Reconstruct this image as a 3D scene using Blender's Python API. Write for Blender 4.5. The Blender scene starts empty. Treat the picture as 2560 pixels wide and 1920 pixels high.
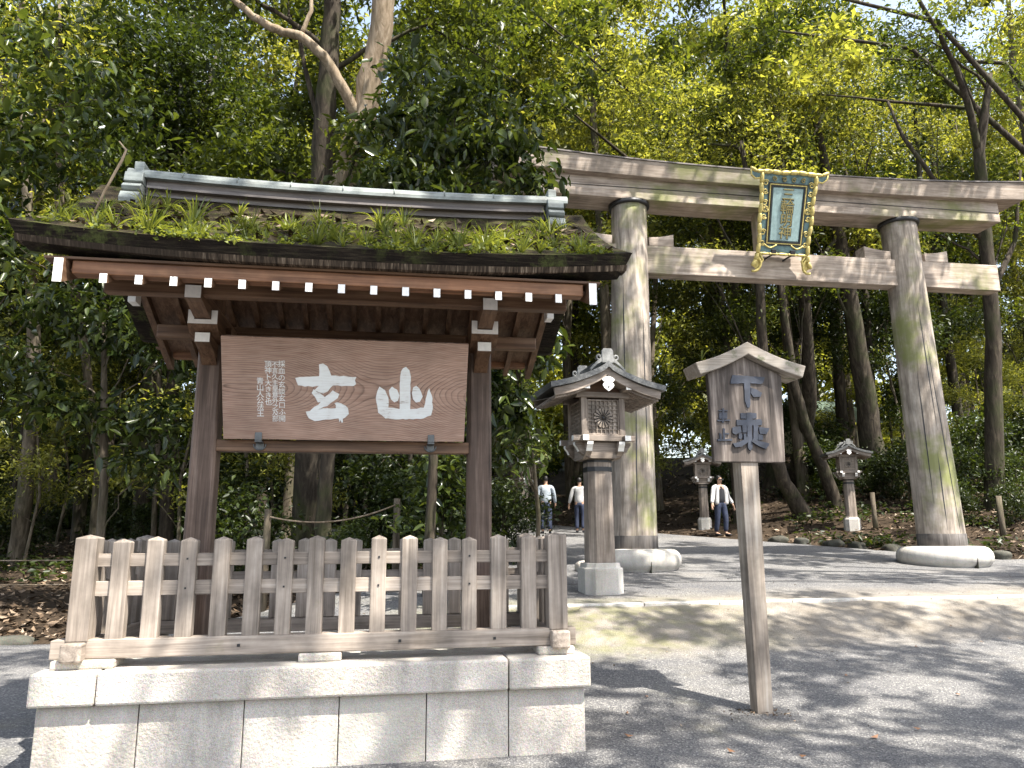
import bpy, bmesh, math, random
import numpy as np
from math import radians, sin, cos, pi, sqrt, atan2

random.seed(7)
RNG = np.random.default_rng(11)
scn = bpy.context.scene
COL = scn.collection

# ------------------------------------------------------------------ materials
class N:
    """tiny node-tree helper"""
    def __init__(self, name):
        self.m = bpy.data.materials.new(name); self.m.use_nodes = True
        self.t = self.m.node_tree; self.t.nodes.clear()
        self.out = self.t.nodes.new('ShaderNodeOutputMaterial')
    def n(self, typ, **kw):
        nd = self.t.nodes.new('ShaderNode' + typ)
        for k, v in kw.items():
            if k == 'ins':
                for a, b in v.items():
                    if isinstance(b, bpy.types.NodeSocket): self.t.links.new(b, nd.inputs[a])
                    else: nd.inputs[a].default_value = b
            else: setattr(nd, k, v)
        return nd
    def link(self, a, b): self.t.links.new(a, b)
    def math(self, op, a, b=0.0, clamp=False):
        nd = self.t.nodes.new('ShaderNodeMath'); nd.operation = op; nd.use_clamp = clamp
        for i, v in ((0, a), (1, b)):
            if isinstance(v, bpy.types.NodeSocket): self.t.links.new(v, nd.inputs[i])
            else: nd.inputs[i].default_value = v
        return nd.outputs[0]
    def ramp(self, fac, stops):
        nd = self.t.nodes.new('ShaderNodeValToRGB'); e = nd.color_ramp.elements
        while len(e) < len(stops): e.new(0.5)
        for el, (p, c) in zip(e, stops):
            el.position = p; el.color = (*c, 1) if len(c) == 3 else c
        self.t.links.new(fac, nd.inputs[0]); return nd.outputs[0]
    def mix(self, fac, a, b, mode='MIX'):
        nd = self.t.nodes.new('ShaderNodeMix'); nd.data_type = 'RGBA'; nd.blend_type = mode
        for i, v in ((0, fac), (6, a), (7, b)):
            if isinstance(v, bpy.types.NodeSocket): self.t.links.new(v, nd.inputs[i])
            elif i == 0: nd.inputs[0].default_value = v
            else: nd.inputs[i].default_value = (*v, 1)
        return nd.outputs[2]
    def coord(self, scale=(1, 1, 1), rand=True):
        tc = self.n('TexCoord'); v = tc.outputs['Object']
        if rand:
            oi = self.n('ObjectInfo')
            r = self.math('MULTIPLY', oi.outputs['Random'], 37.0)
            ad = self.n('VectorMath', operation='ADD'); self.link(v, ad.inputs[0]); self.link(r, ad.inputs[1]); v = ad.outputs[0]
        mp = self.n('Mapping'); mp.inputs['Scale'].default_value = scale; self.link(v, mp.inputs[0])
        return mp.outputs[0]
    def noise(self, vec, scale, detail=4.0, rough=0.55, dist=0.0):
        nd = self.n('TexNoise'); nd.inputs['Scale'].default_value = scale; nd.inputs['Detail'].default_value = detail
        nd.inputs['Roughness'].default_value = rough; nd.inputs['Distortion'].default_value = dist
        self.link(vec, nd.inputs['Vector']); return nd.outputs['Fac']
    def bsdf(self, color, rough=0.7, bump=None, bstr=0.3, bdist=0.01, metal=0.0, spec=0.5):
        p = self.n('BsdfPrincipled')
        for k, v in (('Base Color', color), ('Roughness', rough), ('Metallic', metal), ('Specular IOR Level', spec)):
            if isinstance(v, bpy.types.NodeSocket): self.link(v, p.inputs[k])
            elif k == 'Base Color': p.inputs[k].default_value = (*v, 1)
            else: p.inputs[k].default_value = v
        if bump is not None:
            b = self.n('Bump'); b.inputs['Strength'].default_value = bstr; b.inputs['Distance'].default_value = bdist
            self.link(bump, b.inputs['Height']); self.link(b.outputs[0], p.inputs['Normal'])
        self.link(p.outputs[0], self.out.inputs[0]); return p

def wood(name, cols, axis, rough=0.75, bstr=0.35, stain=0.45, fine=1.0, moss=None, streak=0.0, spec=0.3):
    k = N(name)
    sc = [26 * fine] * 3; sc[axis] = 1.1
    v = k.coord(tuple(sc))
    n1 = k.noise(v, 1.0, 6, 0.6, 0.6)
    sc2 = [110 * fine] * 3; sc2[axis] = 2.5
    v2 = k.coord(tuple(sc2)); n2 = k.noise(v2, 1.0, 3, 0.6)
    f = k.math('ADD', k.math('MULTIPLY', n1, 0.72), k.math('MULTIPLY', n2, 0.28))
    c = k.ramp(f, [(0.30, cols[0]), (0.5, cols[1]), (0.70, cols[2])])
    v3 = k.coord((1, 1, 1)); n3 = k.noise(v3, 2.3, 5, 0.6)
    dk = k.ramp(n3, [(0.3, (1 - stain,) * 3), (0.62, (1, 1, 1))])
    c = k.mix(1.0, c, dk, 'MULTIPLY')
    oi = k.n('ObjectInfo')
    rv = k.math('ADD', k.math('MULTIPLY', oi.outputs['Random'], 0.24), 0.88)
    hs = k.n('HueSaturation'); k.link(c, hs.inputs['Color']); k.link(rv, hs.inputs['Value']); c = hs.outputs[0]
    if streak:
        sc4 = [9] * 3; sc4[axis] = 0.6
        n4 = k.noise(k.coord(tuple(sc4)), 1.0, 4, 0.7)
        c = k.mix(k.ramp(n4, [(0.5, (0, 0, 0)), (0.68, (streak,) * 3)]), c, cols[0])
    if moss:
        n5 = k.noise(v3, moss[1], 5, 0.65)
        c = k.mix(k.ramp(n5, [(moss[2], (0, 0, 0)), (moss[2] + 0.13, (moss[3],) * 3)]), c, moss[0])
    k.bsdf(c, rough, f, bstr, 0.006, spec=spec); return k.m

def plain(name, col, rough=0.6, metal=0.0, var=0.25, scale=14.0, bstr=0.15, spec=0.5):
    k = N(name); v = k.coord(); n1 = k.noise(v, scale, 5, 0.6)
    lo = tuple(c * (1 - var) for c in col); hi = tuple(min(1, c * (1 + var)) for c in col)
    k.bsdf(k.ramp(n1, [(0.3, lo), (0.7, hi)]), rough, n1, bstr, 0.004, metal, spec); return k.m

M = {}
GREY = [(0.15, 0.122, 0.098), (0.36, 0.30, 0.248), (0.54, 0.465, 0.395)]
for ax, nm in enumerate('xyz'):
    M['grey_' + nm] = wood('weathered wood ' + nm, GREY, ax, stain=0.55, streak=0.55, moss=((0.14, 0.15, 0.05), 3.0, 0.66, 0.35))
    M['brown_' + nm] = wood('dark brown wood ' + nm, [(0.055, 0.029, 0.016), (0.15, 0.083, 0.047), (0.26, 0.16, 0.098)], ax, rough=0.55, stain=0.35)
    M['torii_' + nm] = wood('silvered hinoki ' + nm, [(0.18, 0.14, 0.11), (0.45, 0.37, 0.305), (0.63, 0.54, 0.46)], ax, fine=0.45, stain=0.42, streak=0.7, moss=((0.17, 0.185, 0.055), 0.55, 0.53, 0.8))
    M['lamp_' + nm] = wood('lantern wood ' + nm, [(0.12, 0.095, 0.075), (0.31, 0.255, 0.212), (0.48, 0.415, 0.36)], ax, stain=.5, streak=.5)
M['torii_leg'] = wood('silvered hinoki leg', [(0.15, 0.12, 0.095), (0.43, 0.365, 0.305), (0.63, 0.555, 0.48)], 2, fine=0.4, stain=0.5, streak=0.75, moss=((0.20, 0.215, 0.07), 0.75, 0.50, 0.85))
M['orange_x'] = wood('warm eave wood', [(0.09, 0.037, 0.017), (0.24, 0.11, 0.052), (0.40, 0.215, 0.115)], 0, rough=0.5, stain=0.55)
M['sign_z'] = wood('sign board wood', [(0.025, 0.021, 0.019), (0.13, 0.105, 0.09), (0.38, 0.325, 0.285)], 2, fine=0.5, stain=0.45, streak=0.7)
M['signpost_z'] = wood('sign post wood', [(0.12, 0.095, 0.075), (0.36, 0.30, 0.245), (0.52, 0.46, 0.39)], 2, fine=0.6, stain=0.55, streak=0.6)
M['pale_x'] = wood('bleached roof board', [(0.22, 0.18, 0.135), (0.46, 0.40, 0.335), (0.62, 0.56, 0.485)], 0, fine=0.8, stain=0.35, moss=((0.08, 0.10, 0.03), 6.0, 0.60, 0.8))
M['postdark_z'] = wood('shelter post wood', [(0.05, 0.032, 0.023), (0.15, 0.10, 0.075), (0.29, 0.215, 0.17)], 2, rough=0.6, stain=0.5, streak=.6)
M['white'] = plain('white end paint', (0.86, 0.84, 0.80), 0.7, var=0.07, scale=30)
def brushwhite():
    k = N('brushed white lacquer'); n1 = k.noise(k.coord((5, 5, 60), False), 1.2, 5, 0.7, 0.8); n2 = k.noise(k.coord(rand=False), 9, 4, 0.6)
    f = k.math('ADD', k.math('MULTIPLY', n1, .6), k.math('MULTIPLY', n2, .4))
    c = k.ramp(f, [(0.36, (0.40, 0.33, 0.28)), (0.42, (0.80, 0.80, 0.78)), (0.55, (0.88, 0.90, 0.89))])
    k.bsdf(c, 0.6, f, 0.2, 0.002); return k.m
M['whitechar'] = brushwhite()
M['slatechar'] = plain('slate ink', (0.035, 0.041, 0.058), 0.6, var=0.45, scale=12)
M['blackmetal'] = plain('black iron', (0.03, 0.03, 0.032), 0.45, 0.3)
M['greymetal'] = plain('grey iron', (0.12, 0.125, 0.125), 0.5, 0.5)
M['band'] = wood('leg base band', [(0.05, 0.045, 0.042), (0.13, 0.115, 0.105), (0.22, 0.205, 0.195)], 2, fine=0.6)
M['gold'] = plain('aged gold paint', (0.58, 0.47, 0.16), 0.45, 0.15, var=0.3, scale=25)
M['blueplate'] = plain('pale blue panel', (0.30, 0.42, 0.42), 0.6, var=0.18, scale=9)
M['blueframe'] = plain('blue green frame', (0.12, 0.20, 0.21), 0.6, var=0.6, scale=9)
M['goldchar'] = plain('gold lettering', (0.30, 0.25, 0.10), 0.5, 0.2)
M['ivory'] = plain('ivory paper', (0.62, 0.58, 0.50), 0.8, var=0.1)
M['ink'] = plain('sticker ink', (0.05, 0.045, 0.045), 0.8)

def copper():
    k = N('verdigris copper'); v = k.coord((1, 1, 1))
    n1 = k.noise(v, 5, 6, 0.65); n2 = k.noise(k.coord((3, 40, 40)), 1, 4, 0.6)
    f = k.math('ADD', k.math('MULTIPLY', n1, .6), k.math('MULTIPLY', n2, .4))
    c = k.ramp(f, [(0.3, (0.07, 0.07, 0.066)), (0.5, (0.19, 0.21, 0.20)), (0.70, (0.32, 0.355, 0.335))])
    k.bsdf(c, 0.6, n2, 0.15, 0.004, 0.1); return k.m
M['copper'] = copper()
M['copperdark'] = wood('old copper side', [(0.07, 0.058, 0.053), (0.15, 0.13, 0.12), (0.24, 0.22, 0.21)], 0, rough=0.5, stain=0.3)
M['lampcopper'] = wood('old lantern copper', [(0.04, 0.039, 0.038), (0.10, 0.10, 0.098), (0.26, 0.26, 0.255)], 1, rough=0.42, stain=0.4, spec=0.6)

def granite(name, base, bscale=75, bstr=0.6):
    k = N(name); v = k.coord()
    n1 = k.noise(v, 260, 2, 0.7)
    vo = k.n('TexVoronoi'); vo.inputs['Scale'].default_value = 210; k.link(v, vo.inputs['Vector'])
    sp = k.ramp(n1, [(0.30, tuple(b * 0.55 for b in base)), (0.44, base), (0.66, tuple(min(1, b * 1.35) for b in base))])
    g = k.mix(0.35, sp, vo.outputs['Color'], 'SOFT_LIGHT')
    n2 = k.noise(v, 1.7, 6, 0.65)
    g = k.mix(1.0, g, k.ramp(n2, [(0.30, (0.72, 0.70, 0.66)), (0.62, (1, 1, 1))]), 'MULTIPLY')
    n4 = k.noise(k.coord((4, 4, 0.8)), 1.0, 5, 0.7)
    g = k.mix(k.ramp(n4, [(0.50, (0, 0, 0)), (0.72, (0.5,) * 3)]), g, (0.17, 0.155, 0.12))
    n3 = k.noise(v, bscale, 3, 0.6)
    hs = k.n('HueSaturation'); hs.inputs['Saturation'].default_value = 0.8; k.link(g, hs.inputs['Color'])
    k.bsdf(hs.outputs[0], 0.85, n3, bstr, 0.008, spec=0.25); return k.m
M['granite'] = granite('bush hammered granite', (0.50, 0.45, 0.39), 48, 1.0)
M['granite2'] = granite('dressed granite', (0.50, 0.47, 0.425), 120, 0.3)
M['oldstone'] = granite('mossy kerb stone', (0.07, 0.068, 0.052), 20, 0.8)

def leafmat(name, c1, c2, trans=0.4, rough=0.42):
    k = N(name)
    at = k.n('Attribute', attribute_name='tint')
    oi = k.n('ObjectInfo')
    c = k.mix(at.outputs['Fac'], c1, c2)
    hs = k.n('HueSaturation'); k.link(c, hs.inputs['Color'])
    k.link(k.math('ADD', k.math('MULTIPLY', oi.outputs['Random'], 0.5), 0.75), hs.inputs['Value'])
    c = hs.outputs[0]
    p = k.n('BsdfPrincipled'); k.link(c, p.inputs['Base Color']); p.inputs['Roughness'].default_value = rough
    p.inputs['Specular IOR Level'].default_value = 0.42
    tr = k.n('BsdfTranslucent')
    tc = k.mix(1.0, c, (1.75, 1.62, 0.62), 'MULTIPLY'); k.link(tc, tr.inputs[0])
    ms = k.n('MixShader'); ms.inputs[0].default_value = trans
    k.link(p.outputs[0], ms.inputs[1]); k.link(tr.outputs[0], ms.inputs[2]); k.link(ms.outputs[0], k.out.inputs[0])
    return k.m
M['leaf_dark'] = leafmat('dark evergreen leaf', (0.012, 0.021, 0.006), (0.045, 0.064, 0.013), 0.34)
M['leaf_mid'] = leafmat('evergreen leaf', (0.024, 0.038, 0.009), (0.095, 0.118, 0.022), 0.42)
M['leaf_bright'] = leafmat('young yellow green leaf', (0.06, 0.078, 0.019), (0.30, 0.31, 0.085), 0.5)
M['leaf_gloss'] = leafmat('glossy broad leaf', (0.014, 0.027, 0.008), (0.085, 0.112, 0.026), 0.3, 0.24)
M['leaf_grass'] = leafmat('grass blade', (0.055, 0.078, 0.018), (0.23, 0.26, 0.07), 0.42, 0.45)

def bark(name, cols, moss=0.5):
    k = N(name); v = k.coord((9, 9, 1.6)); n1 = k.noise(v, 1.2, 7, 0.65, 0.6)
    c = k.ramp(n1, [(0.3, cols[0]), (0.5, cols[1]), (0.7, cols[2])])
    n2 = k.noise(k.coord(), 1.3, 5, 0.65)
    c = k.mix(k.ramp(n2, [(0.5, (0, 0, 0)), (0.66, (moss,) * 3)]), c, (0.045, 0.055, 0.02))
    k.bsdf(c, 0.9, n1, 0.8, 0.03, spec=0.2); return k.m
M['bark_pale'] = bark('pale smooth bark', [(0.13, 0.095, 0.06), (0.26, 0.20, 0.14), (0.40, 0.33, 0.25)], 0.25)
M['bark_dark'] = bark('dark mossy bark', [(0.018, 0.014, 0.010), (0.05, 0.04, 0.03), (0.11, 0.09, 0.065)], 0.6)
M['bark_mid'] = bark('grey brown bark', [(0.04, 0.032, 0.022), (0.105, 0.085, 0.062), (0.21, 0.175, 0.13)], 0.45)

def deadleaf():
    k = N('dead leaves'); at = k.n('Attribute', attribute_name='tint')
    c = k.ramp(at.outputs['Fac'], [(0.0, (0.03, 0.02, 0.011)), (0.5, (0.085, 0.055, 0.032)), (0.85, (0.19, 0.135, 0.09)), (1.0, (0.40, 0.32, 0.24))])
    k.bsdf(c, 0.7, spec=0.3); return k.m
M['deadleaf'] = deadleaf()

def ground_mats():
    k = N('forest soil'); v = k.coord(rand=False)
    n1 = k.noise(v, 1.1, 7, 0.7); n2 = k.noise(v, 26, 4, 0.7)
    f = k.math('ADD', k.math('MULTIPLY', n1, .5), k.math('MULTIPLY', n2, .5))
    c = k.ramp(f, [(0.32, (0.014, 0.010, 0.007)), (0.5, (0.04, 0.028, 0.018)), (0.68, (0.11, 0.078, 0.052))])
    k.bsdf(c, 0.95, n2, 1.0, 0.03, spec=0.15); M['soil'] = k.m
    k = N('grey gravel paving'); v = k.coord(rand=False)
    vo = k.n('TexVoronoi'); vo.inputs['Scale'].default_value = 88; k.link(v, vo.inputs['Vector'])
    sx = k.n('SeparateColor'); k.link(vo.outputs['Color'], sx.inputs[0])
    gcol = k.ramp(sx.outputs[0], [(0.0, (0.10, 0.10, 0.104)), (0.5, (0.165, 0.163, 0.165)), (0.88, (0.23, 0.225, 0.22)), (1.0, (0.42, 0.405, 0.385))])
    n2 = k.noise(v, 0.8, 6, 0.65)
    gcol = k.mix(1.0, gcol, k.ramp(n2, [(0.3, (0.75, 0.75, 0.77)), (0.65, (1.12, 1.1, 1.06))]), 'MULTIPLY')
    vo2 = k.n('TexVoronoi'); vo2.inputs['Scale'].default_value = 150; k.link(v, vo2.inputs['Vector'])
    hgt = k.math('ADD', vo.outputs['Distance'], k.math('MULTIPLY', vo2.outputs['Distance'], 0.5))
    # sandy earth of the bank, and thin washes of it over the gravel
    tc = k.n('TexCoord'); sp = k.n('SeparateXYZ'); k.link(tc.outputs['Object'], sp.inputs[0])
    n3 = k.noise(v, 1.3, 7, 0.72); n1 = k.noise(v, 90, 4, 0.7); n5 = k.noise(v, 2.0, 6, 0.7)
    yb = k.math('SUBTRACT', sp.outputs[1], k.math('MULTIPLY', sp.outputs[0], 0.06))
    yy = k.math('ADD', yb, k.math('MULTIPLY', k.math('SUBTRACT', n3, 0.5), 1.5))
    up = k.ramp(k.math('MULTIPLY', k.math('SUBTRACT', yy, 7.55), 1.5, True), [(0.0, (0, 0, 0)), (1.0, (1, 1, 1))])
    dn = k.ramp(k.math('MULTIPLY', k.math('SUBTRACT', yy, 9.2), 0.9, True), [(0.0, (1, 1, 1)), (1.0, (0, 0, 0))])
    lx = k.math('MULTIPLY', k.math('ADD', sp.outputs[0], 0.5), 0.6, True)
    msk = k.math('MULTIPLY', k.math('MULTIPLY', up, dn), lx)
    patch = k.ramp(k.noise(v, 0.55, 6, 0.7), [(0.56, (0, 0, 0)), (0.72, (0.40,) * 3)])
    msk = k.math('MAXIMUM', msk, patch)
    sand = k.ramp(n1, [(0.3, (0.23, 0.20, 0.165)), (0.5, (0.33, 0.295, 0.25)), (0.7, (0.45, 0.41, 0.36))])
    sand = k.mix(1.0, sand, k.ramp(n5, [(0.3, (0.45, 0.43, 0.40)), (0.62, (0.95, 0.95, 0.95))]), 'MULTIPLY')
    lf = k.math('SUBTRACT', 1.0, k.math('MULTIPLY', k.math('SUBTRACT', sp.outputs[0], 2.4), 0.4, True), True)
    mo = k.math('MULTIPLY', k.ramp(k.noise(v, 3.2, 5, 0.7), [(0.42, (0, 0, 0)), (0.6, (0.6,) * 3)]), lf)
    sand = k.mix(mo, sand, (0.20, 0.205, 0.075))
    c = k.mix(msk, gcol, sand)
    k.bsdf(c, 0.85, hgt, 0.9, 0.012, spec=0.3); M['gravel'] = k.m; M['sand'] = k.m
    k = N('thatch'); v = k.coord((3, 3, 60)); n1 = k.noise(v, 1.6, 6, 0.7)
    c = k.ramp(n1, [(0.3, (0.005, 0.004, 0.003)), (0.52, (0.016, 0.012, 0.009)), (0.74, (0.06, 0.048, 0.032))])
    n2 = k.noise(k.coord(), 7, 6, 0.75); n3 = k.noise(k.coord(), 1.3, 3, 0.6)
    mm = k.math('MULTIPLY', k.ramp(n2, [(0.50, (0, 0, 0)), (0.62, (1, 1, 1))]), k.ramp(n3, [(0.45, (0, 0, 0)), (0.6, (0.7,) * 3)]))
    c = k.mix(mm, c, (0.085, 0.10, 0.03))
    k.bsdf(c, 0.95, n2, 0.9, 0.02, spec=0.15); M['thatch'] = k.m
    k = N('thatch top moss'); v = k.coord(); n2 = k.noise(v, 5, 7, 0.75); n3 = k.noise(v, 22, 4, 0.7)
    c = k.ramp(n2, [(0.36, (0.014, 0.010, 0.007)), (0.50, (0.036, 0.028, 0.015)), (0.62, (0.085, 0.095, 0.022)), (0.76, (0.19, 0.20, 0.045))])
    k.bsdf(c, 0.95, n3, 1.0, 0.04, spec=0.15); M['thatchtop'] = k.m
    k = N('cut bark edge'); v = k.coord((55, 6, 4)); n1 = k.noise(v, 1.0, 4, 0.7); n2 = k.noise(k.coord(), 1.2, 3, .6)
    c = k.ramp(n1, [(0.38, (0.02, 0.014, 0.010)), (0.55, (0.09, 0.065, 0.045)), (0.72, (0.33, 0.26, 0.19))])
    c = k.mix(k.ramp(n2, [(0.4, (0.85,) * 3), (0.6, (0, 0, 0))]), c, (0.03, 0.022, 0.016))
    k.bsdf(c, 0.9, n1, 0.7, 0.01, spec=0.2); M['barkedge'] = k.m
    # sawn board with cathedral grain: growth rings of a log cut by the board face
    k = N('keyaki board'); tc = k.n('TexCoord'); sp = k.n('SeparateXYZ'); k.link(tc.outputs['Object'], sp.inputs[0])
    v = k.coord(rand=False)
    x, z = sp.outputs[0], sp.outputs[2]
    lown = k.noise(k.coord((1.6, 1.6, 3.2), False), 1.0, 3, 0.5)
    dx = k.math('MULTIPLY', k.math('SINE', k.math('ADD', k.math('MULTIPLY', x, 3.1), 0.75)), 0.13)
    depth = k.math('ADD', k.math('ADD', dx, 0.15), k.math('MULTIPLY', k.math('SUBTRACT', lown, 0.5), 0.05))
    z2 = k.math('ADD', z, k.math('MULTIPLY', k.math('SUBTRACT', lown, 0.5), 0.05))
    z2 = k.math('ADD', z2, k.math('MULTIPLY', x, 0.02))
    r = k.math('SQRT', k.math('ADD', k.math('MULTIPLY', z2, z2), k.math('MULTIPLY', depth, depth)))
    ring = k.math('FRACT', k.math('MULTIPLY', k.math('POWER', r, 1.25), 78.0))
    fine = k.noise(k.coord((5, 5, 150), False), 1.0, 4, 0.65)
    line = k.ramp(ring, [(0.0, (0.2,) * 3), (0.12, (1, 1, 1)), (0.75, (0.85,) * 3), (1.0, (0.1,) * 3)])
    base = k.ramp(fine, [(0.3, (0.33, 0.20, 0.15)), (0.5, (0.46, 0.315, 0.25)), (0.7, (0.57, 0.42, 0.34))])
    c = k.mix(k.ramp(k.noise(k.coord((2, 2, 5), False), 1.3, 3, .6), [(.3, (.28,) * 3), (.7, (.75,) * 3)]), base, line, 'MULTIPLY')
    big = k.noise(v, 2.2, 4, 0.6)
    c = k.mix(1.0, c, k.ramp(big, [(0.3, (0.74, 0.72, 0.70)), (0.65, (1.05, 1.0, 0.97))]), 'MULTIPLY')
    k.bsdf(c, 0.5, ring, 0.12, 0.002, spec=0.35); M['keyaki'] = k.m
ground_mats()

# ------------------------------------------------------------------ mesh builder
class MB:
    def __init__(self): self.v = []; self.f = []; self.mi = []; self.sm = []
    def add(self, vs, fs, mi=0, smooth=False):
        b = len(self.v); self.v += [tuple(map(float, p)) for p in vs]
        for i, f in enumerate(fs):
            self.f.append(tuple(b + j for j in f)); self.mi.append(mi[i] if isinstance(mi, (list, tuple)) else mi); self.sm.append(smooth)
        return self
    def box(self, x0, x1, y0, y1, z0, z1, mi=0, faces=None):
        """faces: dict of face name -> material index"""
        vs = [(x0, y0, z0), (x1, y0, z0), (x1, y1, z0), (x0, y1, z0), (x0, y0, z1), (x1, y0, z1), (x1, y1, z1), (x0, y1, z1)]
        fs = [(0, 3, 2, 1), (4, 5, 6, 7), (0, 1, 5, 4), (2, 3, 7, 6), (1, 2, 6, 5), (3, 0, 4, 7)]
        nm = ['bottom', 'top', 'front', 'back', 'right', 'left']
        return self.add(vs, fs, [(faces or {}).get(n, mi) for n in nm])
    def prism(self, poly, axis, a, b, mi=0, cap=None):
        """poly: 2-D outline; extruded along axis (0,1,2) from a to b. plane coords are the other two axes in order"""
        n = len(poly)
        ar = sum(poly[i][0] * poly[(i + 1) % n][1] - poly[(i + 1) % n][0] * poly[i][1] for i in range(n))
        if (ar < 0) != (axis == 1): poly = poly[::-1]
        def P(p, t):
            return {0: (t, p[0], p[1]), 1: (p[0], t, p[1]), 2: (p[0], p[1], t)}[axis]
        vs = [P(p, a) for p in poly] + [P(p, b) for p in poly]
        fs = [tuple(range(n))[::-1], tuple(range(n, 2 * n))] + [(i, (i + 1) % n, n + (i + 1) % n, n + i) for i in range(n)]
        cm = mi if cap is None else cap
        return self.add(vs, fs, [cm, cm] + [mi] * n)
    def loft(self, rings, closed=True, caps=True, mi=0, smooth=False):
        n = len(rings[0]); vs = [p for r in rings for p in r]; fs = []
        for k in range(len(rings) - 1):
            for i in range(n if closed else n - 1):
                j = (i + 1) % n; fs.append((k * n + i, k * n + j, (k + 1) * n + j, (k + 1) * n + i))
        if caps and closed:
            fs += [tuple(range(n))[::-1], tuple((len(rings) - 1) * n + i for i in range(n))]
        return self.add(vs, fs, mi, smooth)
    def tube(self, path, rad, n=8, mi=0, wob=0.0):
        rings = []; path = [np.array(p, float) for p in path]
        prev = None
        for i, p in enumerate(path):
            d = path[min(i + 1, len(path) - 1)] - path[max(i - 1, 0)]; d /= (np.linalg.norm(d) + 1e-9)
            u = np.cross(d, (0, 1, 0) if abs(d[1]) < .9 else (1, 0, 0)) if prev is None else prev - d * (prev @ d)
            u /= np.linalg.norm(u) + 1e-9; prev = u; w = np.cross(d, u)
            r = rad[i] if isinstance(rad, (list, tuple)) else rad
            rings.append([tuple(p + (u * cos(t) + w * sin(t)) * r * (1 + wob * random.uniform(-1, 1))) for t in [2 * pi * k / n for k in range(n)]])
        return self.loft(rings, mi=mi, smooth=True)
    def lathe(self, prof, n=32, c=(0, 0), mi=0, smooth=True):
        rings = [[(c[0] + r * cos(2 * pi * k / n), c[1] + r * sin(2 * pi * k / n), z) for k in range(n)] for r, z in prof]
        return self.loft(rings, mi=mi, smooth=smooth)
    def build(self, name, mats, parent=None, off=None, bevel=0.0, seg=2):
        me = bpy.data.meshes.new(name)
        if off is None: off = tuple(parent.location) if parent is not None and parent.get('world') else (0, 0, 0)
        o0 = off
        me.from_pydata([(a - o0[0], b - o0[1], c - o0[2]) for a, b, c in self.v], [], self.f)
        for m in (mats if isinstance(mats, (list, tuple)) else [mats]): me.materials.append(m)
        me.polygons.foreach_set('material_index', self.mi); me.polygons.foreach_set('use_smooth', self.sm)
        me.update()
        o = bpy.data.objects.new(name, me); COL.objects.link(o)
        if parent is not None: o.parent = parent
        if bevel:
            b = o.modifiers.new('edge', 'BEVEL'); b.width = bevel; b.segments = seg; b.limit_method = 'ANGLE'; b.angle_limit = radians(40)
        return o

WORLD = {}
def tag(o, label=None, cat=None, group=None, kind=None):
    if label: o['label'] = label
    if cat: o['category'] = cat
    if group: o['group'] = group
    if kind: o['kind'] = kind
    return o
def thing(name, label, cat, loc=(0, 0, 0), rz=0.0, group=None):
    o = bpy.data.objects.new(name, None); COL.objects.link(o)
    o.location = loc; o.rotation_euler = (0, 0, rz); o.empty_display_size = 0.2
    return tag(o, label, cat, group)
class P_:
    """adds parts given in world coordinates to a thing (or to a part of it)"""
    def __init__(self, root): self.r = root; self.off = tuple(root.location)
    def __call__(self, name, mb, mats, parent=None, bevel=0.0, seg=2):
        return mb.build(name, mats, parent or self.r, self.off, bevel, seg)
def single(name, mb, mats, label, cat, base, group=None, kind=None, bevel=0.0):
    """a thing that is one mesh, origin at base"""
    o = mb.build(name, mats, None, base, bevel); o.location = base
    return tag(o, label, cat, group, kind)
def copy_tree(o, parent=None):
    c = o.copy(); COL.objects.link(c); c.parent = parent
    for ch in o.children: copy_tree(ch, c)
    return c

# ------------------------------------------------------------------ terrain height
def sst(a, b, x):
    t = min(1, max(0, (x - a) / (b - a))); return t * t * (3 - 2 * t)
def lin(x, pts):
    if x <= pts[0][0]: return pts[0][1]
    for (a, b), (c, d) in zip(pts, pts[1:]):
        if x <= c: return b + (d - b) * (x - a) / (c - a)
    return pts[-1][1]
RP = [(5.6, 0), (8.3, .22), (9.45, .564), (40, 2.86), (70, 4.0), (140, 5)]
LP = [(11.4, .05), (12.2, .2), (18, .8), (30, 1.5), (70, 3), (140, 4)]
def g(x, y):
    w = sst(-3.5, 1.0, x)
    z = w * lin(y, RP) + (1 - w) * lin(y, LP)
    s = (x - 12.4) * .866 + (y - 13.9) * .5
    if y > 9.5: z += .20 * min(max(0, s - .25), 14)
    if y < 6: z -= 0.055 * min(2.5, max(0.0, 1.4 - x)) * (1 - sst(3.5, 6, y))
    return z
# ------------------------------------------------------------------ setting
def sheet(name, rows, xl, xr, ncol, dz, mat):
    vs = []; fs = []
    for j, y in enumerate(rows):
        a, b = xl(y), xr(y)
        for i in range(ncol + 1):
            x = a + (b - a) * i / ncol
            vs.append((x, y, g(x, y) + dz))
    n = ncol + 1
    for j in range(len(rows) - 1):
        for i in range(ncol):
            fs.append((j * n + i, j * n + i + 1, (j + 1) * n + i + 1, (j + 1) * n + i))
    mb = MB(); mb.add(vs, fs, 0, True); o = mb.build(name, mat); tag(o, kind='structure'); return o
rows_near = [-30, -15, -6, -2] + [i * .5 for i in range(0, 11)] + [5.6, 6, 6.5, 7, 7.5, 8, 8.3, 8.6, 9, 9.45, 9.8, 10.2, 10.6, 11, 11.4, 11.8, 12.2] + [12.6 + .6 * i for i in range(40)]
sheet('ground', rows_near + [40, 50, 60, 70, 90, 140], lambda y: -90, lambda y: 110, 360, 0.0, M['soil'])
def pl(y):
    if y < 11.38: return -34
    if y < 13: return -4.0 + (y - 11.38) * 3.6
    return 1.9 - .56 * (y - 13)
def pr(y):
    return 12.2 + (13.9 - y) * (.58 if y > 13.9 else 2.2) if y > 9.45 else 34
sheet('gravel_ground', [r for r in rows_near if r < 11.3] + [11.36], lambda y: -34, lambda y: 22, 200, 0.02, M['gravel'])
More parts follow.
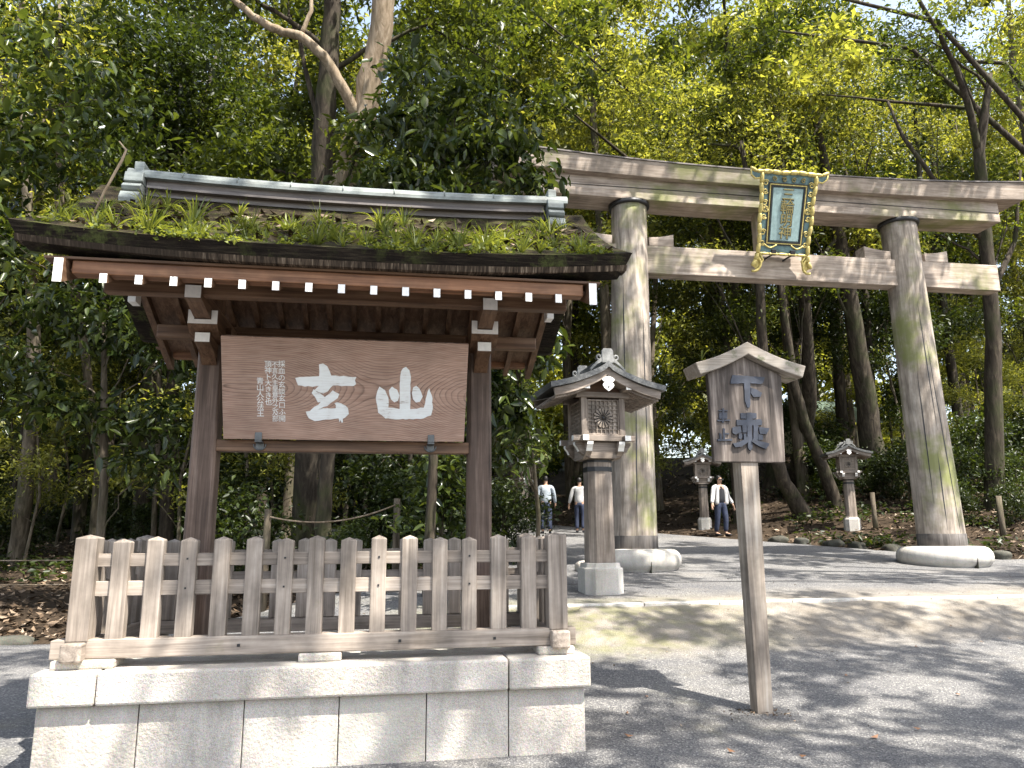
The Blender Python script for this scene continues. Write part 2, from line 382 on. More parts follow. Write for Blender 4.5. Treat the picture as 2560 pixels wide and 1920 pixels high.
sheet('gravel_path', [11.38] + [r for r in rows_near if 11.39 < r < 34], pl, pr, 70, 0.022, M['gravel'])
wob = lambda x: 0.22 * sin(x * 1.3) + 0.12 * sin(x * 3.1 + 1) + .07 * sin(x * 7)
mb = MB(); vs = []; fs = []; nx = 160
for j in range(9):
    for i in range(nx + 1):
        x = 1.0 + 20 * i / nx; y0 = 8.05 + wob(x) + .03 * (x - 2); y = y0 + (9.43 - y0) * j / 8
        vs.append((x, y, g(x, y) + .026 + (.03 * sin(pi * j / 8) if j else -.010) + (.010 * sin(x * 5 + j) if j else 0)))
for j in range(8):
    for i in range(nx): fs.append((j * (nx + 1) + i, j * (nx + 1) + i + 1, (j + 1) * (nx + 1) + i + 1, (j + 1) * (nx + 1) + i))
mb.add(vs, fs, 0, True); tag(mb.build('earth_bank', M['sand']), kind='structure')
mb = MB()
x = 1.2
while x < 20:
    mb.box(x + .004, x + .996, 9.40, 9.54, .3, g(x + .5, 9.5) + .045 + random.uniform(-.004, .004)); x += 1.0
tag(mb.build('kerb', M['granite2'], bevel=.012), kind='structure')
def rock_mb(c, r, seed, sq=(1, 1, .7)):
    rr = random.Random(seed); bm = bmesh.new(); bmesh.ops.create_icosphere(bm, subdivisions=3, radius=1)
    ph = [rr.uniform(0, 6) for _ in range(6)]
    mb = MB(); vs = []
    for v in bm.verts:
        p = v.co; d = 1 + .16 * sin(2.3 * p.x + ph[0]) + .13 * sin(3.1 * p.y + ph[1]) + .12 * sin(2.7 * p.z + ph[2]) + .05 * sin(7 * p.x + ph[3]) * sin(6 * p.y + ph[4])
        q = [max(-.8, min(.8, a)) for a in p]
        vs.append((c[0] + q[0] * d * r * sq[0], c[1] + q[1] * d * r * sq[1], c[2] + q[2] * d * r * sq[2]))
    fs = [tuple(v.index for v in f.verts) for f in bm.faces]; bm.free()
    return mb.add(vs, fs, 0, True)
# stones edging the forest floor
x = -4.7
for i in range(9):
    w = random.uniform(.5, .8)
    single('kerb_stone', rock_mb((x - w / 2, 11.5, .1), w * .6, i, (1, .5, .32)), M['oldstone'], 'low mossy kerb stone along the edge of the leaf covered forest floor', 'kerb stone', (x - w / 2, 11.5, .05), 'mossy kerb stones beside the noticeboard')
    x -= w
for i in range(12):
    y = 11.6 + i * .62; xx = pr(y) + .32
    single('edging_stone', rock_mb((xx, y, g(xx, y) + .02), .30, 40 + i, (.7, 1.1, .5)), M['oldstone'], 'dark rough edging stone below the leafy slope beside the path', 'edging stone', (xx, y, g(xx, y)), 'rough stones edging the gravel path')
single('boulder', rock_mb((3.55, 12.9, g(3.55, 12.9) + .05), .26, 99, (1.3, .8, .6)), M['granite'], 'small pale boulder on the gravel beyond the lantern post', 'boulder', (3.55, 12.9, g(3.55, 12.9)))

# ------------------------------------------------------------------ stone plinth
XL, XR, Y0, Y1 = -2.104, 1.360, 5.316, 6.88
pln = thing('stone_plinth', 'pale granite plinth of upright slabs under a thick coping, carrying the fence', 'plinth', (-.37, 6.1, 0))
A = P_(pln)
js = [XL, -1.507, -.876, -.284, .281, .83, XR]
for a, b in zip(js, js[1:]):
    A('facing_slab', MB().box(a + .003, b - .003, Y0, Y0 + .2, -.4, .432), M['granite'], bevel=.006)
    A('facing_slab', MB().box(a + .003, b - .003, Y1 - .2, Y1, -.4, .432), M['granite'], bevel=.006)
for x0 in (XL, XR - .2):
    A('facing_slab', MB().box(x0, x0 + .2, Y0 + .204, Y1 - .204, -.4, .432), M['granite'], bevel=.006)
A('infill', MB().box(XL + .21, XR - .21, Y0 + .21, Y1 - .21, -.4, .60), M['granite2'])
def coping(x0, x1, y0, y1, ch):
    """ch: which upper edges carry the wide weathered chamfer"""
    mb = MB(); zt, c = .637, .022
    mb.box(x0, x1, y0, y1, .437, zt); return mb
cj = [-2.143, -1.755, .825, 1.395]
for a, b in zip(cj, cj[1:]):
    A('coping_stone', coping(a + .003, b - .003, 5.256, 5.62, 1), M['granite'], bevel=.016)
    A('coping_stone', coping(a + .003, b - .003, 6.57, 6.935, 1), M['granite'], bevel=.016)
for a, b in ((-2.143, -1.78), (1.03, 1.395)):
    A('coping_stone', coping(a, b, 5.626, 6.564, 1), M['granite'], bevel=.016)
A('top_slab', MB().box(-1.776, 1.026, 5.626, 6.564, .5, .628), M['granite2'])

# ------------------------------------------------------------------ low picket fence
fn = thing('picket_fence', 'low weathered timber picket fence enclosing the noticeboard on its plinth', 'fence', (-.37, 6.07, .692))
F = P_(fn)
def picket(x, y, w, t, z0, z1, mat='grey_z'):
    mb = MB(); h = .022; a, b, c, d = x - w / 2, x + w / 2, y - t / 2, y + t / 2
    vs = [(a, c, z0), (b, c, z0), (b, d, z0), (a, d, z0), (a, c, z1 - h), (b, c, z1 - h), (b, d, z1 - h), (a, d, z1 - h), (x, y, z1)]
    mb.add(vs, [(0, 3, 2, 1), (0, 1, 5, 4), (1, 2, 6, 5), (2, 3, 7, 6), (3, 0, 4, 7), (4, 5, 8), (5, 6, 8), (6, 7, 8), (7, 4, 8)])
    return mb
YF, YB = 5.472, 6.70
for yy, zz in ((YF, 0), (YB, -.015)):
    F('sill', MB().box(-2.10, 1.33, yy - .06, yy + .06, .694, .812 + zz), M['grey_x'], bevel=.007)
    F('rail', MB().box(-1.95, 1.22, yy - .018, yy + .022, 1.265, 1.349), M['grey_x'], bevel=.004)
    F('rail', MB().box(-1.95, 1.22, yy - .018, yy + .022, 1.078, 1.172), M['grey_x'], bevel=.004)
for xx in (-1.945, 1.205):
    r = random.uniform(-.01, .01)
    F('sill', MB().box(xx - .065, xx + .065, 5.32, YF - .062, .682, .80), M['grey_y'], bevel=.014)
    F('sill', MB().box(xx - .06, xx + .06, YF + .062, YB - .062, .696, .808), M['grey_y'], bevel=.007)
    F('sill', MB().box(xx - .065, xx + .065, YB + .062, 6.86, .694, .80), M['grey_y'], bevel=.012)
    for yy in (YF, YB):
        F('corner_post', picket(xx, yy, .135, .135, .80, 1.473), M['grey_z'], bevel=.006)
    for z0, z1 in ((1.265, 1.349), (1.078, 1.172)):
        F('rail', MB().box(xx - .02, xx + .02, YF + .07, YB - .07, z0, z1), M['grey_y'], bevel=.004)
    for k in range(1, 6):
        y = YF + (YB - YF) * k / 6
        F('picket', picket(xx, y, .075, .105, .808, 1.448), M['grey_z'], bevel=.005)
for k in range(1, 15):
    x = -1.945 + 3.15 * k / 15
    F('picket', picket(x + random.uniform(-.006, .006), YF + random.uniform(-.003, .003), .107 + random.uniform(-.005, .004), .082, .806, 1.453 + random.uniform(-.009, .008)), M['grey_z'], bevel=random.choice((.004, .007, .010)))
    F('picket', picket(x + random.uniform(-.006, .006), YB, .107, .082, .80, 1.44 + random.uniform(-.006, .006)), M['grey_z'], bevel=.006)
    if k % 3 == 0:
        for z in (1.312, 1.122): F('nail', MB().box(x - .006, x + .006, YF - .045, YF - .030, z - .006, z + .006), M['blackmetal'])
for x in (-.95, .1, .75): F('nail', MB().box(x - .009, x + .009, YF - .066, YF - .05, .745, .763), M['blackmetal'])
for nm, x0, x1, y0, y1, lb in (('a', -2.075, -1.70, 5.37, 5.60, 'rough granite pad under the left front corner of the picket fence'),
                               ('b', -.565, -.285, 5.39, 5.55, 'granite pad under the middle of the front fence sill'),
                               ('c', 1.05, 1.31, 5.37, 5.60, 'granite pad under the right front corner of the picket fence'),
                               ('d', -.565, -.285, 6.61, 6.78, 'granite pad under the middle of the rear fence sill')):
    single('pad_stone', MB().box(x0, x1, y0, y1, .636, .692), M['granite'], lb, 'pad stone', ((x0 + x1) / 2, (y0 + y1) / 2, .636), bevel=.012)
for x0, x1 in ((-2.075, -1.75), (1.05, 1.31)):
    single('pad_stone', MB().box(x0, x1, 6.60, 6.83, .636, .692), M['granite'], 'granite pad under the %s rear corner of the picket fence' % ('left' if x0 < 0 else 'right'), 'pad stone', (x0 + .15, 6.7, .636), bevel=.012)

# ------------------------------------------------------------------ roofed noticeboard shelter
YM = 6.06; XC = -.345
sh = thing('noticeboard_shelter', 'roofed timber noticeboard frame with mossy bark roof and white rafter ends', 'shelter', (XC, YM, .63))
S = P_(sh)
PX = (-1.395, .712)
def octo(x, y, w, ch): 
    h = w / 2
    return [(x - h + ch, y - h), (x + h - ch, y - h), (x + h, y - h + ch), (x + h, y + h - ch), (x + h - ch, y + h), (x - h + ch, y + h), (x - h, y + h - ch), (x - h, y - h + ch)]
for px in PX:
    mb = MB(); mb.loft([[(a, b, z) for a, b in octo(px, YM, w, .018)] for z, w in ((.628, .195), (3.0, .182))])
    S('post', mb, M['postdark_z'])
    # three stacked brackets at the head of each post
    arm = [(5.345, 3.195), (5.345, 3.098), (5.42, 3.092), (5.52, 3.068), (5.62, 3.045), (5.75, 3.04)]
    arm = arm + [(2 * YM - y, z) for y, z in arm[::-1]]
    mb = MB().prism(arm, 0, px - .056, px + .056)
    mb.add([(px - .054, 5.342, 3.101), (px + .054, 5.342, 3.101), (px + .054, 5.342, 3.192), (px - .054, 5.342, 3.192)], [(0, 1, 2, 3)], 1)
    S('bracket_arm', mb, [M['brown_y'], M['white']])
    blk = [(5.665, 3.108), (5.665, 3.0), (5.72, 2.955), (5.80, 2.925), (5.963, 2.92), (5.963, 3.108)]
    for sgn in (1, -1):
        q = [(y if sgn > 0 else 2 * YM - y, z) for y, z in blk]; yf = 5.662 if sgn > 0 else 2 * YM - 5.662
        mb = MB().prism(q, 0, px - .105, px - .059).prism(q, 0, px + .059, px + .105).prism([(y, min(z, 3.037)) for y, z in q], 0, px - .0585, px + .0585)
        for a, b, z1 in ((-.104, -.060, 3.106), (.060, .104, 3.106), (-.0597, .0597, 3.036)):
            mb.add([(px + a, yf, 3.002), (px + b, yf, 3.002), (px + b, yf, z1), (px + a, yf, z1)], [(0, 1, 2, 3)], 1)
        S('bearing_block', mb, [M['brown_y'], M['white']])
        low = [(5.695, 2.945), (5.695, 2.868), (5.74, 2.862), (5.82, 2.842), (5.90, 2.80), (5.963, 2.755), (5.963, 2.918), (5.85, 2.93)]
        q = [(y if sgn > 0 else 2 * YM - y, z) for y, z in low]; yf = 5.692 if sgn > 0 else 2 * YM - 5.692
        mb = MB().prism(q, 0, px - .055, px + .055)
        mb.add([(px - .052, yf, 2.872), (px + .052, yf, 2.872), (px + .052, yf, 2.942), (px - .052, yf, 2.942)], [(0, 1, 2, 3)], 1)
        S('bracket_nose', mb, [M['brown_y'], M['white']])
S('crossbar', MB().box(PX[0] + .09, PX[1] - .09, 5.975, 6.075, 2.093, 2.183), M['brown_x'], bevel=.006)
S('head_beam', MB().box(PX[0] + .09, PX[1] - .09, 6.0, 6.12, 2.80, 2.99), M['brown_x'], bevel=.006)
S('ridge_purlin', MB().box(-2.02, 1.32, 5.99, 6.13, 3.36, 3.48, faces={}), M['brown_x'], bevel=.006)
for px in PX: S('king_strut', MB().box(px - .06, px + .06, 6.0, 6.12, 3.2, 3.36), M['brown_z'])
for y0 in (5.39, 2 * YM - 5.49):
    S('eave_purlin', MB().box(-2.0, 1.31, y0, y0 + .10, 3.135, 3.25), M['brown_x'], bevel=.01)
def ru(y):   # underside of the rafters
    d = abs(y - YM); return 3.0165 + .43 * (YM - 4.84 - d)
def rafter_poly(h, y0=4.84):
    ys = [y0, 5.4, YM - .002]
    return [(y, ru(y)) for y in ys] + [(y, ru(y) + h) for y in ys[::-1]]
for sgn in (1, -1):
    for k in range(15):
        x = -1.802 + .2086 * k
        poly = [(y if sgn > 0 else 2 * YM - y, z) for y, z in rafter_poly(.062)]
        mb = MB().prism(poly, 0, x - .0225, x + .0225)
        ye = 4.837 if sgn > 0 else 2 * YM - 4.837
        mb.add([(x - .0222, ye, ru(4.84) + .001), (x + .0222, ye, ru(4.84) + .001), (x + .0222, ye, ru(4.84) + .061), (x - .0222, ye, ru(4.84) + .061)], [(0, 1, 2, 3)], 1)
        S('rafter', mb, [M['brown_y'], M['white']])
    q = [(4.90, ru(4.9) + .064), (YM, ru(YM) + .064), (YM, ru(YM) + .084), (4.90, ru(4.9) + .084)]
    S('ceiling_boards', MB().prism([(y if sgn > 0 else 2 * YM - y, z) for y, z in q], 0, -2.02, 1.32), M['brown_y'])
    # eave board on top of the rafter tips, then a dark lath
    y0, y1 = (4.862, 4.96) if sgn > 0 else (2 * YM - 4.96, 2 * YM - 4.862)
    S('eave_board', MB().box(-2.0, 1.30, y0, y1, 3.079, 3.165), M['orange_x'], bevel=.006)
    S('eave_lath', MB().box(-2.16, 1.42, y0 - .02 * sgn, y1, 3.167, 3.182), M['brown_x'])
    # verge boards
    for x in (-2.052, 1.352):
        ys = [4.80, 4.95, 5.4, YM - .002]
        poly = [(y, ru(y) + .0) for y in ys] + [(y, ru(y) + .155) for y in ys[::-1]]
        mb = MB().prism([(y if sgn > 0 else 2 * YM - y, z) for y, z in poly], 0, x - .027, x + .027)
        ye = 4.797 if sgn > 0 else 2 * YM - 4.797
        mb.add([(x - .0265, ye, ru(4.8) + .001), (x + .0265, ye, ru(4.8) + .001), (x + .0265, ye, ru(4.8) + .154), (x - .0265, ye, ru(4.8) + .154)], [(0, 1, 2, 3)], 1)
        S('verge_board', mb, [M['brown_y'], M['white']])
for x in (-2.012, 1.312):
    S('gable_cap', MB().box(x - .03, x + .03, 6.0, 6.12, 3.25, 3.355), M['white'], bevel=.004)
# thick bark roof
RX0, RX1 = -2.346, 1.626; RC = (RX0 + RX1) / 2; RH = (RX1 - RX0) / 2
def sori(x): return .075 * abs((x - RC) / RH) ** 2.6
def rz_top(y, x):      # upper surface
    t = (abs(y - YM)) / (YM - 4.74)
    return 4.16 - (4.16 - 3.294) * (t ** .9) - .05 * sin(pi * min(1, t)) + sori(x)
prof = []
nY = 14
top = [(4.74 + (YM - 4.74) * i / nY) for i in range(nY + 1)]
def ring(x):
    e = 1.0
    f = [(y, rz_top(y, x)) for y in top]
    f += [(2 * YM - y, z) for y, z in f[::-1][1:]]
    under = [(4.80, 3.185 + sori(x)), (4.95, 3.186 + sori(x) * .8), (YM, ru(YM) + .15 + sori(x) * .5)]
    under += [(2 * YM - y, z) for y, z in under[::-1][1:]]
    return [(x, y, z) for y, z in f] + [(x, y, z) for y, z in under[::-1]]
xs = [RX0 + (RX1 - RX0) * i / 40 for i in range(41)]
r0 = ring(xs[0]); rN = ring(xs[-1])
mb = MB(); rings = [ring(x) for x in xs]
for k, q in ((0, .05), (-1, -.05)):   # verge ends lean inwards underneath
    rings[k] = [(x + (q if i > 2 * nY else 0), y, z) for i, (x, y, z) in enumerate(rings[k])]
mb.loft(rings, mi=0, smooth=False)
n = len(rings[0])
for i, f in enumerate(mb.f):
    if len(f) == 4 and (f[0] % n) < 2 * nY and (f[1] % n) <= 2 * nY: mb.mi[i] = 1
roof = S('bark_roof', mb, [M['thatch'], M['thatchtop']])
for s_ in (1, -1):
    rr = []
    for x in xs:
        xx = RC + (x - RC) * .985; so = sori(x)
        a = [(4.775, 3.218 + so), (4.793, 3.183 + so), (4.90, 3.184 + so), (4.86, 3.215 + so)]
        rr.append([(xx, y if s_ > 0 else 2 * YM - y, z) for y, z in a])
    S('cut_bark_edge', MB().loft(rr), M['barkedge'], parent=roof)
# ridge of copper sheathed timber with stepped end tiles
def strip(x0, x1, z0, z1, y0, y1, n=16):
    rr = []
    for i in range(n + 1):
        x = x0 + (x1 - x0) * i / n; so = .05 * abs((x - RC) / RH) ** 2.2
        rr.append([(x, y0, z0 + so), (x, y1, z0 + so), (x, y1, z1 + so), (x, y0, z1 + so)])
    return MB().loft(rr)
S('ridge_core', strip(-1.98, 1.27, 4.10, 4.262, 5.985, 6.135), M['copperdark'])
cap = MB(); rr = []
for i in range(33):
    x = -2.12 + (1.47 + 2.12) * i / 32; so = .05 * abs((x - RC) / RH) ** 2.2
    rr.append([(x, YM + .125 * cos(t), 4.262 + so + .075 * sin(t)) for t in [pi * k / 8 for k in range(9)]] + [(x, YM - .125, 4.235 + so), (x, YM + .125, 4.235 + so)])
cap.loft(rr); S('ridge_cap', cap, M['copper'])
S('ridge_skirt', strip(-1.96, 1.26, 4.145, 4.163, 5.93, 6.19), M['copperdark'])
x = -1.7
while x < 1.2:
    S('cap_seam', MB().tube([(x, YM + .128 * cos(t), 4.262 + .05 * abs((x - RC) / RH) ** 2.2 + .079 * sin(t)) for t in [pi * k / 8 for k in range(9)]], .005, 4), M['copper']); x += .42
for sx, x0 in ((-1, -1.985), (1, 1.285)):
    e = MB(); w = .14 * sx
    for z0, z1, o in ((4.20, 4.305, .0), (4.115, 4.195, .02), (3.97, 4.11, .05)):
        y0 = 5.90 - o * 1.2
        prof = [(y0 + .03, z0), (y0 - .005, z0 + .012), (y0 - .02 + (.02 if z1 > 4.2 else 0), (z0 + z1) / 2), (y0 + .01, z1 - .01), (y0 + .05, z1), (2 * YM - y0 - .05, z1), (2 * YM - y0 + .02, (z0 + z1) / 2), (2 * YM - y0 - .03, z0)]
        e.prism(prof, 0, min(x0, x0 + w), max(x0, x0 + w))
    e.box(min(x0 + w * .1, x0 + w * .62), max(x0 + w * .1, x0 + w * .62), 5.95, 6.17, 4.30, 4.405)
    S('ridge_end', e, M['copper'], bevel=.006)
# numbers stuck on the rear ceiling boards
for i, (x, z, s) in enumerate(((-.628, 3.457, .075), (-.427, 3.458, .08), (-.213, 3.443, .085), (-.03, 3.44, .07))):
    y = 6.32; zz = ru(y) + .060
    mb = MB(); nrm = .43
    def q(u, v): return (x + .02 + u, y + v, ru(y + v) + .0605)
    mb.add([q(-s * .55, -.05), q(s * .55, -.05), q(s * .55, .06), q(-s * .55, .06)], [(0, 1, 2, 3)], 0)
    for a, b, c, d in ((-.3, .3, -.02, -.005), (-.05, .05, -.035, .045), (-.32, -.22, -.03, .03), (.2, .3, -.01, .04)):
        def q2(u, v): return (x + .02 + u, y + v, ru(y + v) + .0590)
        mb.add([q2(a * s, c), q2(b * s, c), q2(b * s, d), q2(a * s, d)], [(0, 1, 2, 3)], 1)
    S('paper_sticker', mb, [M['ivory'], M['ink']])
for x in (-.985, .315):
    mb = MB(); mb.box(x - .026, x + .026, 5.883, 5.889, 2.168, 2.235).box(x - .026, x + .026, 5.883, 5.973, 2.155, 2.168)
    mb.tube([(x + .045 * cos(t), 5.968, 2.148 + .045 * sin(t)) for t in [pi + pi * k / 8 for k in range(9)]], .006, 6)
    mb.box(x - .03, x + .03, 5.966, 5.974, 2.11, 2.155)
    S('board_hook', mb, M['greymetal'], bevel=.003)

# ------------------------------------------------------------------ the inscribed board (local x along board, z up its face)
bd = thing('name_board', 'wide brown keyaki board with two large white brushed characters', 'signboard', (-.333, 5.765, 2.545))
bd.rotation_euler = (radians(24.2), 0, 0)
BW, BH = .909, .394
bo = MB().box(-BW, BW, -.022, .022, -BH, BH).build('board_panel', M['keyaki'], bd, bevel=.005)
def uv(x, y):
    yt = 60 + .041 * (x - 50); yb = 960 + .0158 * (x - 60)
    xl = 50 + (y - 60) / 900 * 10; xr = 2185 - (y - 148) / 845 * 45
    return (-BW + 2 * BW * (x - xl) / (xr - xl), BH - 2 * BH * (y - yt) / (yb - yt))
STROKES = {'xuan': [
    [(870, 310), (905, 302), (940, 325), (962, 370), (975, 410), (870, 412)],
    [(668, 425), (760, 415), (900, 408), (1010, 405), (1120, 415), (1190, 420), (1178, 450), (1188, 480), (1165, 497), (1090, 495), (1000, 490), (870, 495), (750, 500), (690, 487), (678, 455)],
    [(890, 480), (1000, 480), (945, 540), (905, 560), (830, 530)],
    [(805, 555), (822, 523), (850, 548), (880, 560), (925, 600), (880, 632), (858, 637), (835, 590)],
    [(985, 533), (1042, 565), (1028, 600), (940, 668), (850, 695), (800, 701), (860, 660), (900, 610), (960, 560)],
    [(755, 718), (790, 712), (800, 700), (900, 690), (1010, 690), (1012, 660), (1000, 645), (1020, 636), (1090, 665), (1115, 685), (1122, 740), (1090, 770), (1070, 780), (1071, 812), (1060, 815), (1050, 790), (1042, 813), (1035, 777), (900, 790), (830, 800), (780, 775)]],
    'mountain': [
    [(1600, 345), (1625, 335), (1655, 365), (1667, 420), (1661, 712), (1565, 712), (1572, 420), (1582, 370)],
    [(1358, 600), (1372, 540), (1390, 503), (1440, 535), (1468, 600), (1467, 685), (1550, 696), (1660, 700), (1780, 688), (1798, 610), (1815, 550), (1830, 518), (1852, 580), (1860, 700), (1845, 755), (1780, 780), (1620, 790), (1440, 780), (1378, 730)],
    [(1473, 535), (1500, 503), (1520, 518), (1545, 530), (1566, 580), (1552, 625), (1520, 640), (1490, 612)],
    [(1675, 560), (1688, 510), (1715, 498), (1755, 545), (1771, 590), (1747, 635), (1710, 641), (1685, 612)]]}
def relief(name, polys, fn, y0, th, mat, parent, jag=0.0, rnd=None):
    mb = MB()
    for i, pl_ in enumerate(polys):
        pts = []
        m = len(pl_)
        for j in range(m):
            a, b = pl_[j], pl_[(j + 1) % m]; ns = max(1, int(math.dist(a, b) / 30)) if jag else 1
            for s in range(ns):
                t = s / ns; pts.append((a[0] + (b[0] - a[0]) * t + (random.uniform(-jag, jag) if s else 0), a[1] + (b[1] - a[1]) * t + (random.uniform(-jag, jag) if s else 0)))
        mb.prism([fn(*p) for p in pts], 1, y0 - th - .0012 * i, y0 + .003)
    return mb.build(name, mat, parent)
relief('painted_character', STROKES['xuan'], uv, -.022, .003, M['whitechar'], bd, 5)
relief('painted_character', STROKES['mountain'], uv, -.022, .003, M['whitechar'], bd, 5)
def glyphs(name, items, mat, parent, y, extrude=.0015, squash=1.0):
    """items: (character, x, z, size) on a plane facing -y; becomes one mesh"""
    mb = MB()
    for ch, x, z, s in items:
        c = bpy.data.curves.new('glyph', 'FONT'); c.body = ch; c.size = s; c.extrude = extrude; c.align_x = 'CENTER'; c.align_y = 'CENTER'; c.resolution_u = 3
        o = bpy.data.objects.new('glyph', c); COL.objects.link(o)
        dg = bpy.context.evaluated_depsgraph_get(); me = bpy.data.meshes.new_from_object(o.evaluated_get(dg))
        b = len(mb.v)
        mb.add([(x + v.co.x, y - v.co.z, z + v.co.y * squash) for v in me.vertices], [tuple(p.vertices) for p in me.polygons])
        bpy.data.objects.remove(o); bpy.data.curves.remove(c); bpy.data.meshes.remove(me)
    return mb.build(name, mat, parent)
ins = []
def column(txt, xpix, y0, y1, size):
    n = len(txt)
    for i, ch in enumerate(txt):
        u, v = uv(xpix, y0 + (y1 - y0) * (i + .5) / n)
        ins.append((ch, u, v, size))
column('採血の玄談玄口ふ開', 553, 278, 812, .054)
column('不言久主皇意外之及部', 497, 285, 810, .050)
column('頂神ト大きき也', 440, 280, 665, .054)
column('青山人公法王', 372, 425, 765, .056)
glyphs('inscription', ins, M['whitechar'], bd, -.0235)
# ------------------------------------------------------------------ torii gate
YT = 13.3; TC = 7.465; ZB = 1.215
to = thing('torii_gate', 'huge weathered timber torii gate standing across the gravel path', 'torii gate', (TC, YT, .8))
T = P_(to)
def legtube(x0, x1, z0, z1, r0, r1, n=28, m=16, wobz=0.0):
    mb = MB(); rings = []
    for k in range(n + 1):
        t = k / n; z = z0 + (z1 - z0) * t; x = x0 + (x1 - x0) * t; r = r0 + (r1 - r0) * t - .012 * sin(pi * t)
        rings.append([(x + r * cos(a) * (1 + .006 * sin(3 * a + 2 * t) + .004 * sin(7 * a)), YT + r * sin(a) * (1 + .006 * sin(3 * a + 1)), z) for a in [2 * pi * i / 48 for i in range(48)]])
    return mb.loft(rings, smooth=True)
LEGS = ((4.375, 4.525), (10.555, 10.385))
for xb, xt in LEGS:
    T('leg', legtube(xb, xt, ZB, 7.80, .425, .345), M['torii_leg'])
    xm = xb + (xt - xb) * .03
    b = MB(); rr = [[(xb + (xm - xb) * t + r * cos(a), YT + r * sin(a), z) for a in [2 * pi * i / 48 for i in range(48)]] for t, z, r in ((0, ZB - .01, .425), (0, ZB, .431), (1, ZB + .215, .429), (1, ZB + .222, .422))]
    T('base_band', b.loft(rr, smooth=True), M['band'])
    T('neck_ring', MB().lathe([(.33, 7.74), (.392, 7.74), (.40, 7.76), (.40, 7.812), (.33, 7.814)], 48, (xt, YT)), M['blackmetal'])
    ped = [(.0, .55), (.80, .60)] + [(.66 + .17 * cos(t), 1.01 + .19 * sin(t)) for t in [radians(d) for d in (-70, -45, -20, 0, 20, 40, 60, 75, 90)]] + [(.45, 1.208), (.0, 1.21)]
    pd = MB().lathe([(.01 + r if r == 0 else r, z) for r, z in ped], 56, (xb, YT))
    T('pedestal', pd, M['granite2'])
    T('pedestal_seam', MB().box(xb + .02, xb + .028, YT - .832, YT - .4, .7, 1.0), M['oldstone'])
def swept(x0, x1, sec, curve, n=40):
    rr = []
    for i in range(n + 1):
        x = x0 + (x1 - x0) * i / n; d = curve(x)
        rr.append([(x, y, z + d * k) for y, z, k in sec])
    return MB().loft(rr)
cv = lambda x: .20 * (abs(x - TC) / 5.7) ** 2.4
cv2 = lambda x: .05 * (abs(x - TC) / 5.1) ** 2.4
T('tie_beam', MB().box(2.45, 12.47, YT - .16, YT + .16, 6.385, 6.945), M['torii_x'], bevel=.012)
T('under_lintel', swept(2.38, 12.55, [(12.98, 7.80, 1), (13.62, 7.80, 1), (13.60, 8.28, 1), (13.0, 8.28, 1)], cv2), M['torii_x'], bevel=.012)
T('top_lintel', swept(1.86, 13.07, [(12.86, 8.215, .6), (12.84, 8.30, .7), (12.80, 8.50, 1), (13.3, 8.66, 1), (13.8, 8.50, 1), (13.76, 8.30, .7), (13.74, 8.215, .6)], cv), M['torii_x'], bevel=.008)
T('copper_capping', swept(1.85, 13.08, [(12.78, 8.503, 1), (13.3, 8.666, 1), (13.82, 8.503, 1), (13.82, 8.53, 1), (13.3, 8.70, 1), (12.78, 8.53, 1)], cv), M['copperdark'])
for lx, rx, a0, a1, z0, z1 in ((4.375, 4.525, -1.75, -1.68, 1.5, 4.2), (4.375, 4.525, -1.15, -1.2, 2.6, 5.6), (4.375, 4.525, -2.2, -2.25, 4.0, 6.2), (10.555, 10.385, -1.35, -1.62, 1.45, 5.2), (10.555, 10.385, -1.95, -1.9, 1.5, 3.0), (10.555, 10.385, -1.75, -1.8, 3.4, 6.0), (10.555, 10.385, -2.35, -2.3, 2.0, 4.6)):
    m = MB(); rr = []
    for k in range(13):
        t = k / 12; z = z0 + (z1 - z0) * t; u = (z - ZB) / (7.8 - ZB); xx = lx + (rx - lx) * u; r_ = .425 + (.345 - .425) * u - .012 * sin(pi * u) + .0035
        a = a0 + (a1 - a0) * t + random.uniform(-.006, .006); w_ = .0105 * sin(pi * min(1, max(.03, t))) / r_ + .001
        rr.append([(xx + r_ * cos(a - w_), YT + r_ * sin(a - w_), z), (xx + r_ * cos(a + w_), YT + r_ * sin(a + w_), z), (xx + (r_ - .03) * cos(a), YT + (r_ - .03) * sin(a), z)])
    T('drying_split', m.loft(rr), M['blackmetal'])
T('crack', MB().box(2.4, 12.53, 12.974, 12.99, 8.045, 8.052), M['blackmetal'])
T('strut', MB().box(7.16, 7.70, YT - .13, YT + .13, 6.947, 7.80), M['torii_z'], bevel=.01)
def wedge(x0, x1, zin, zout):
    # x0 at the leg, x1 the raised outer end
    n = 8; top = [(x0 + (x1 - x0) * i / n, zin + (zout - zin) * (i / n) ** 1.8) for i in range(n + 1)]
    return MB().prism(top + [(x1, 6.948), (x0, 6.948)], 1, YT - .15, YT + .15)
for a, b in ((4.12, 3.56), (4.86, 5.36), (10.03, 9.44), (10.80, 11.33)):
    T('wedge', wedge(a, b, 7.12, 7.20), M['torii_x'], bevel=.006)

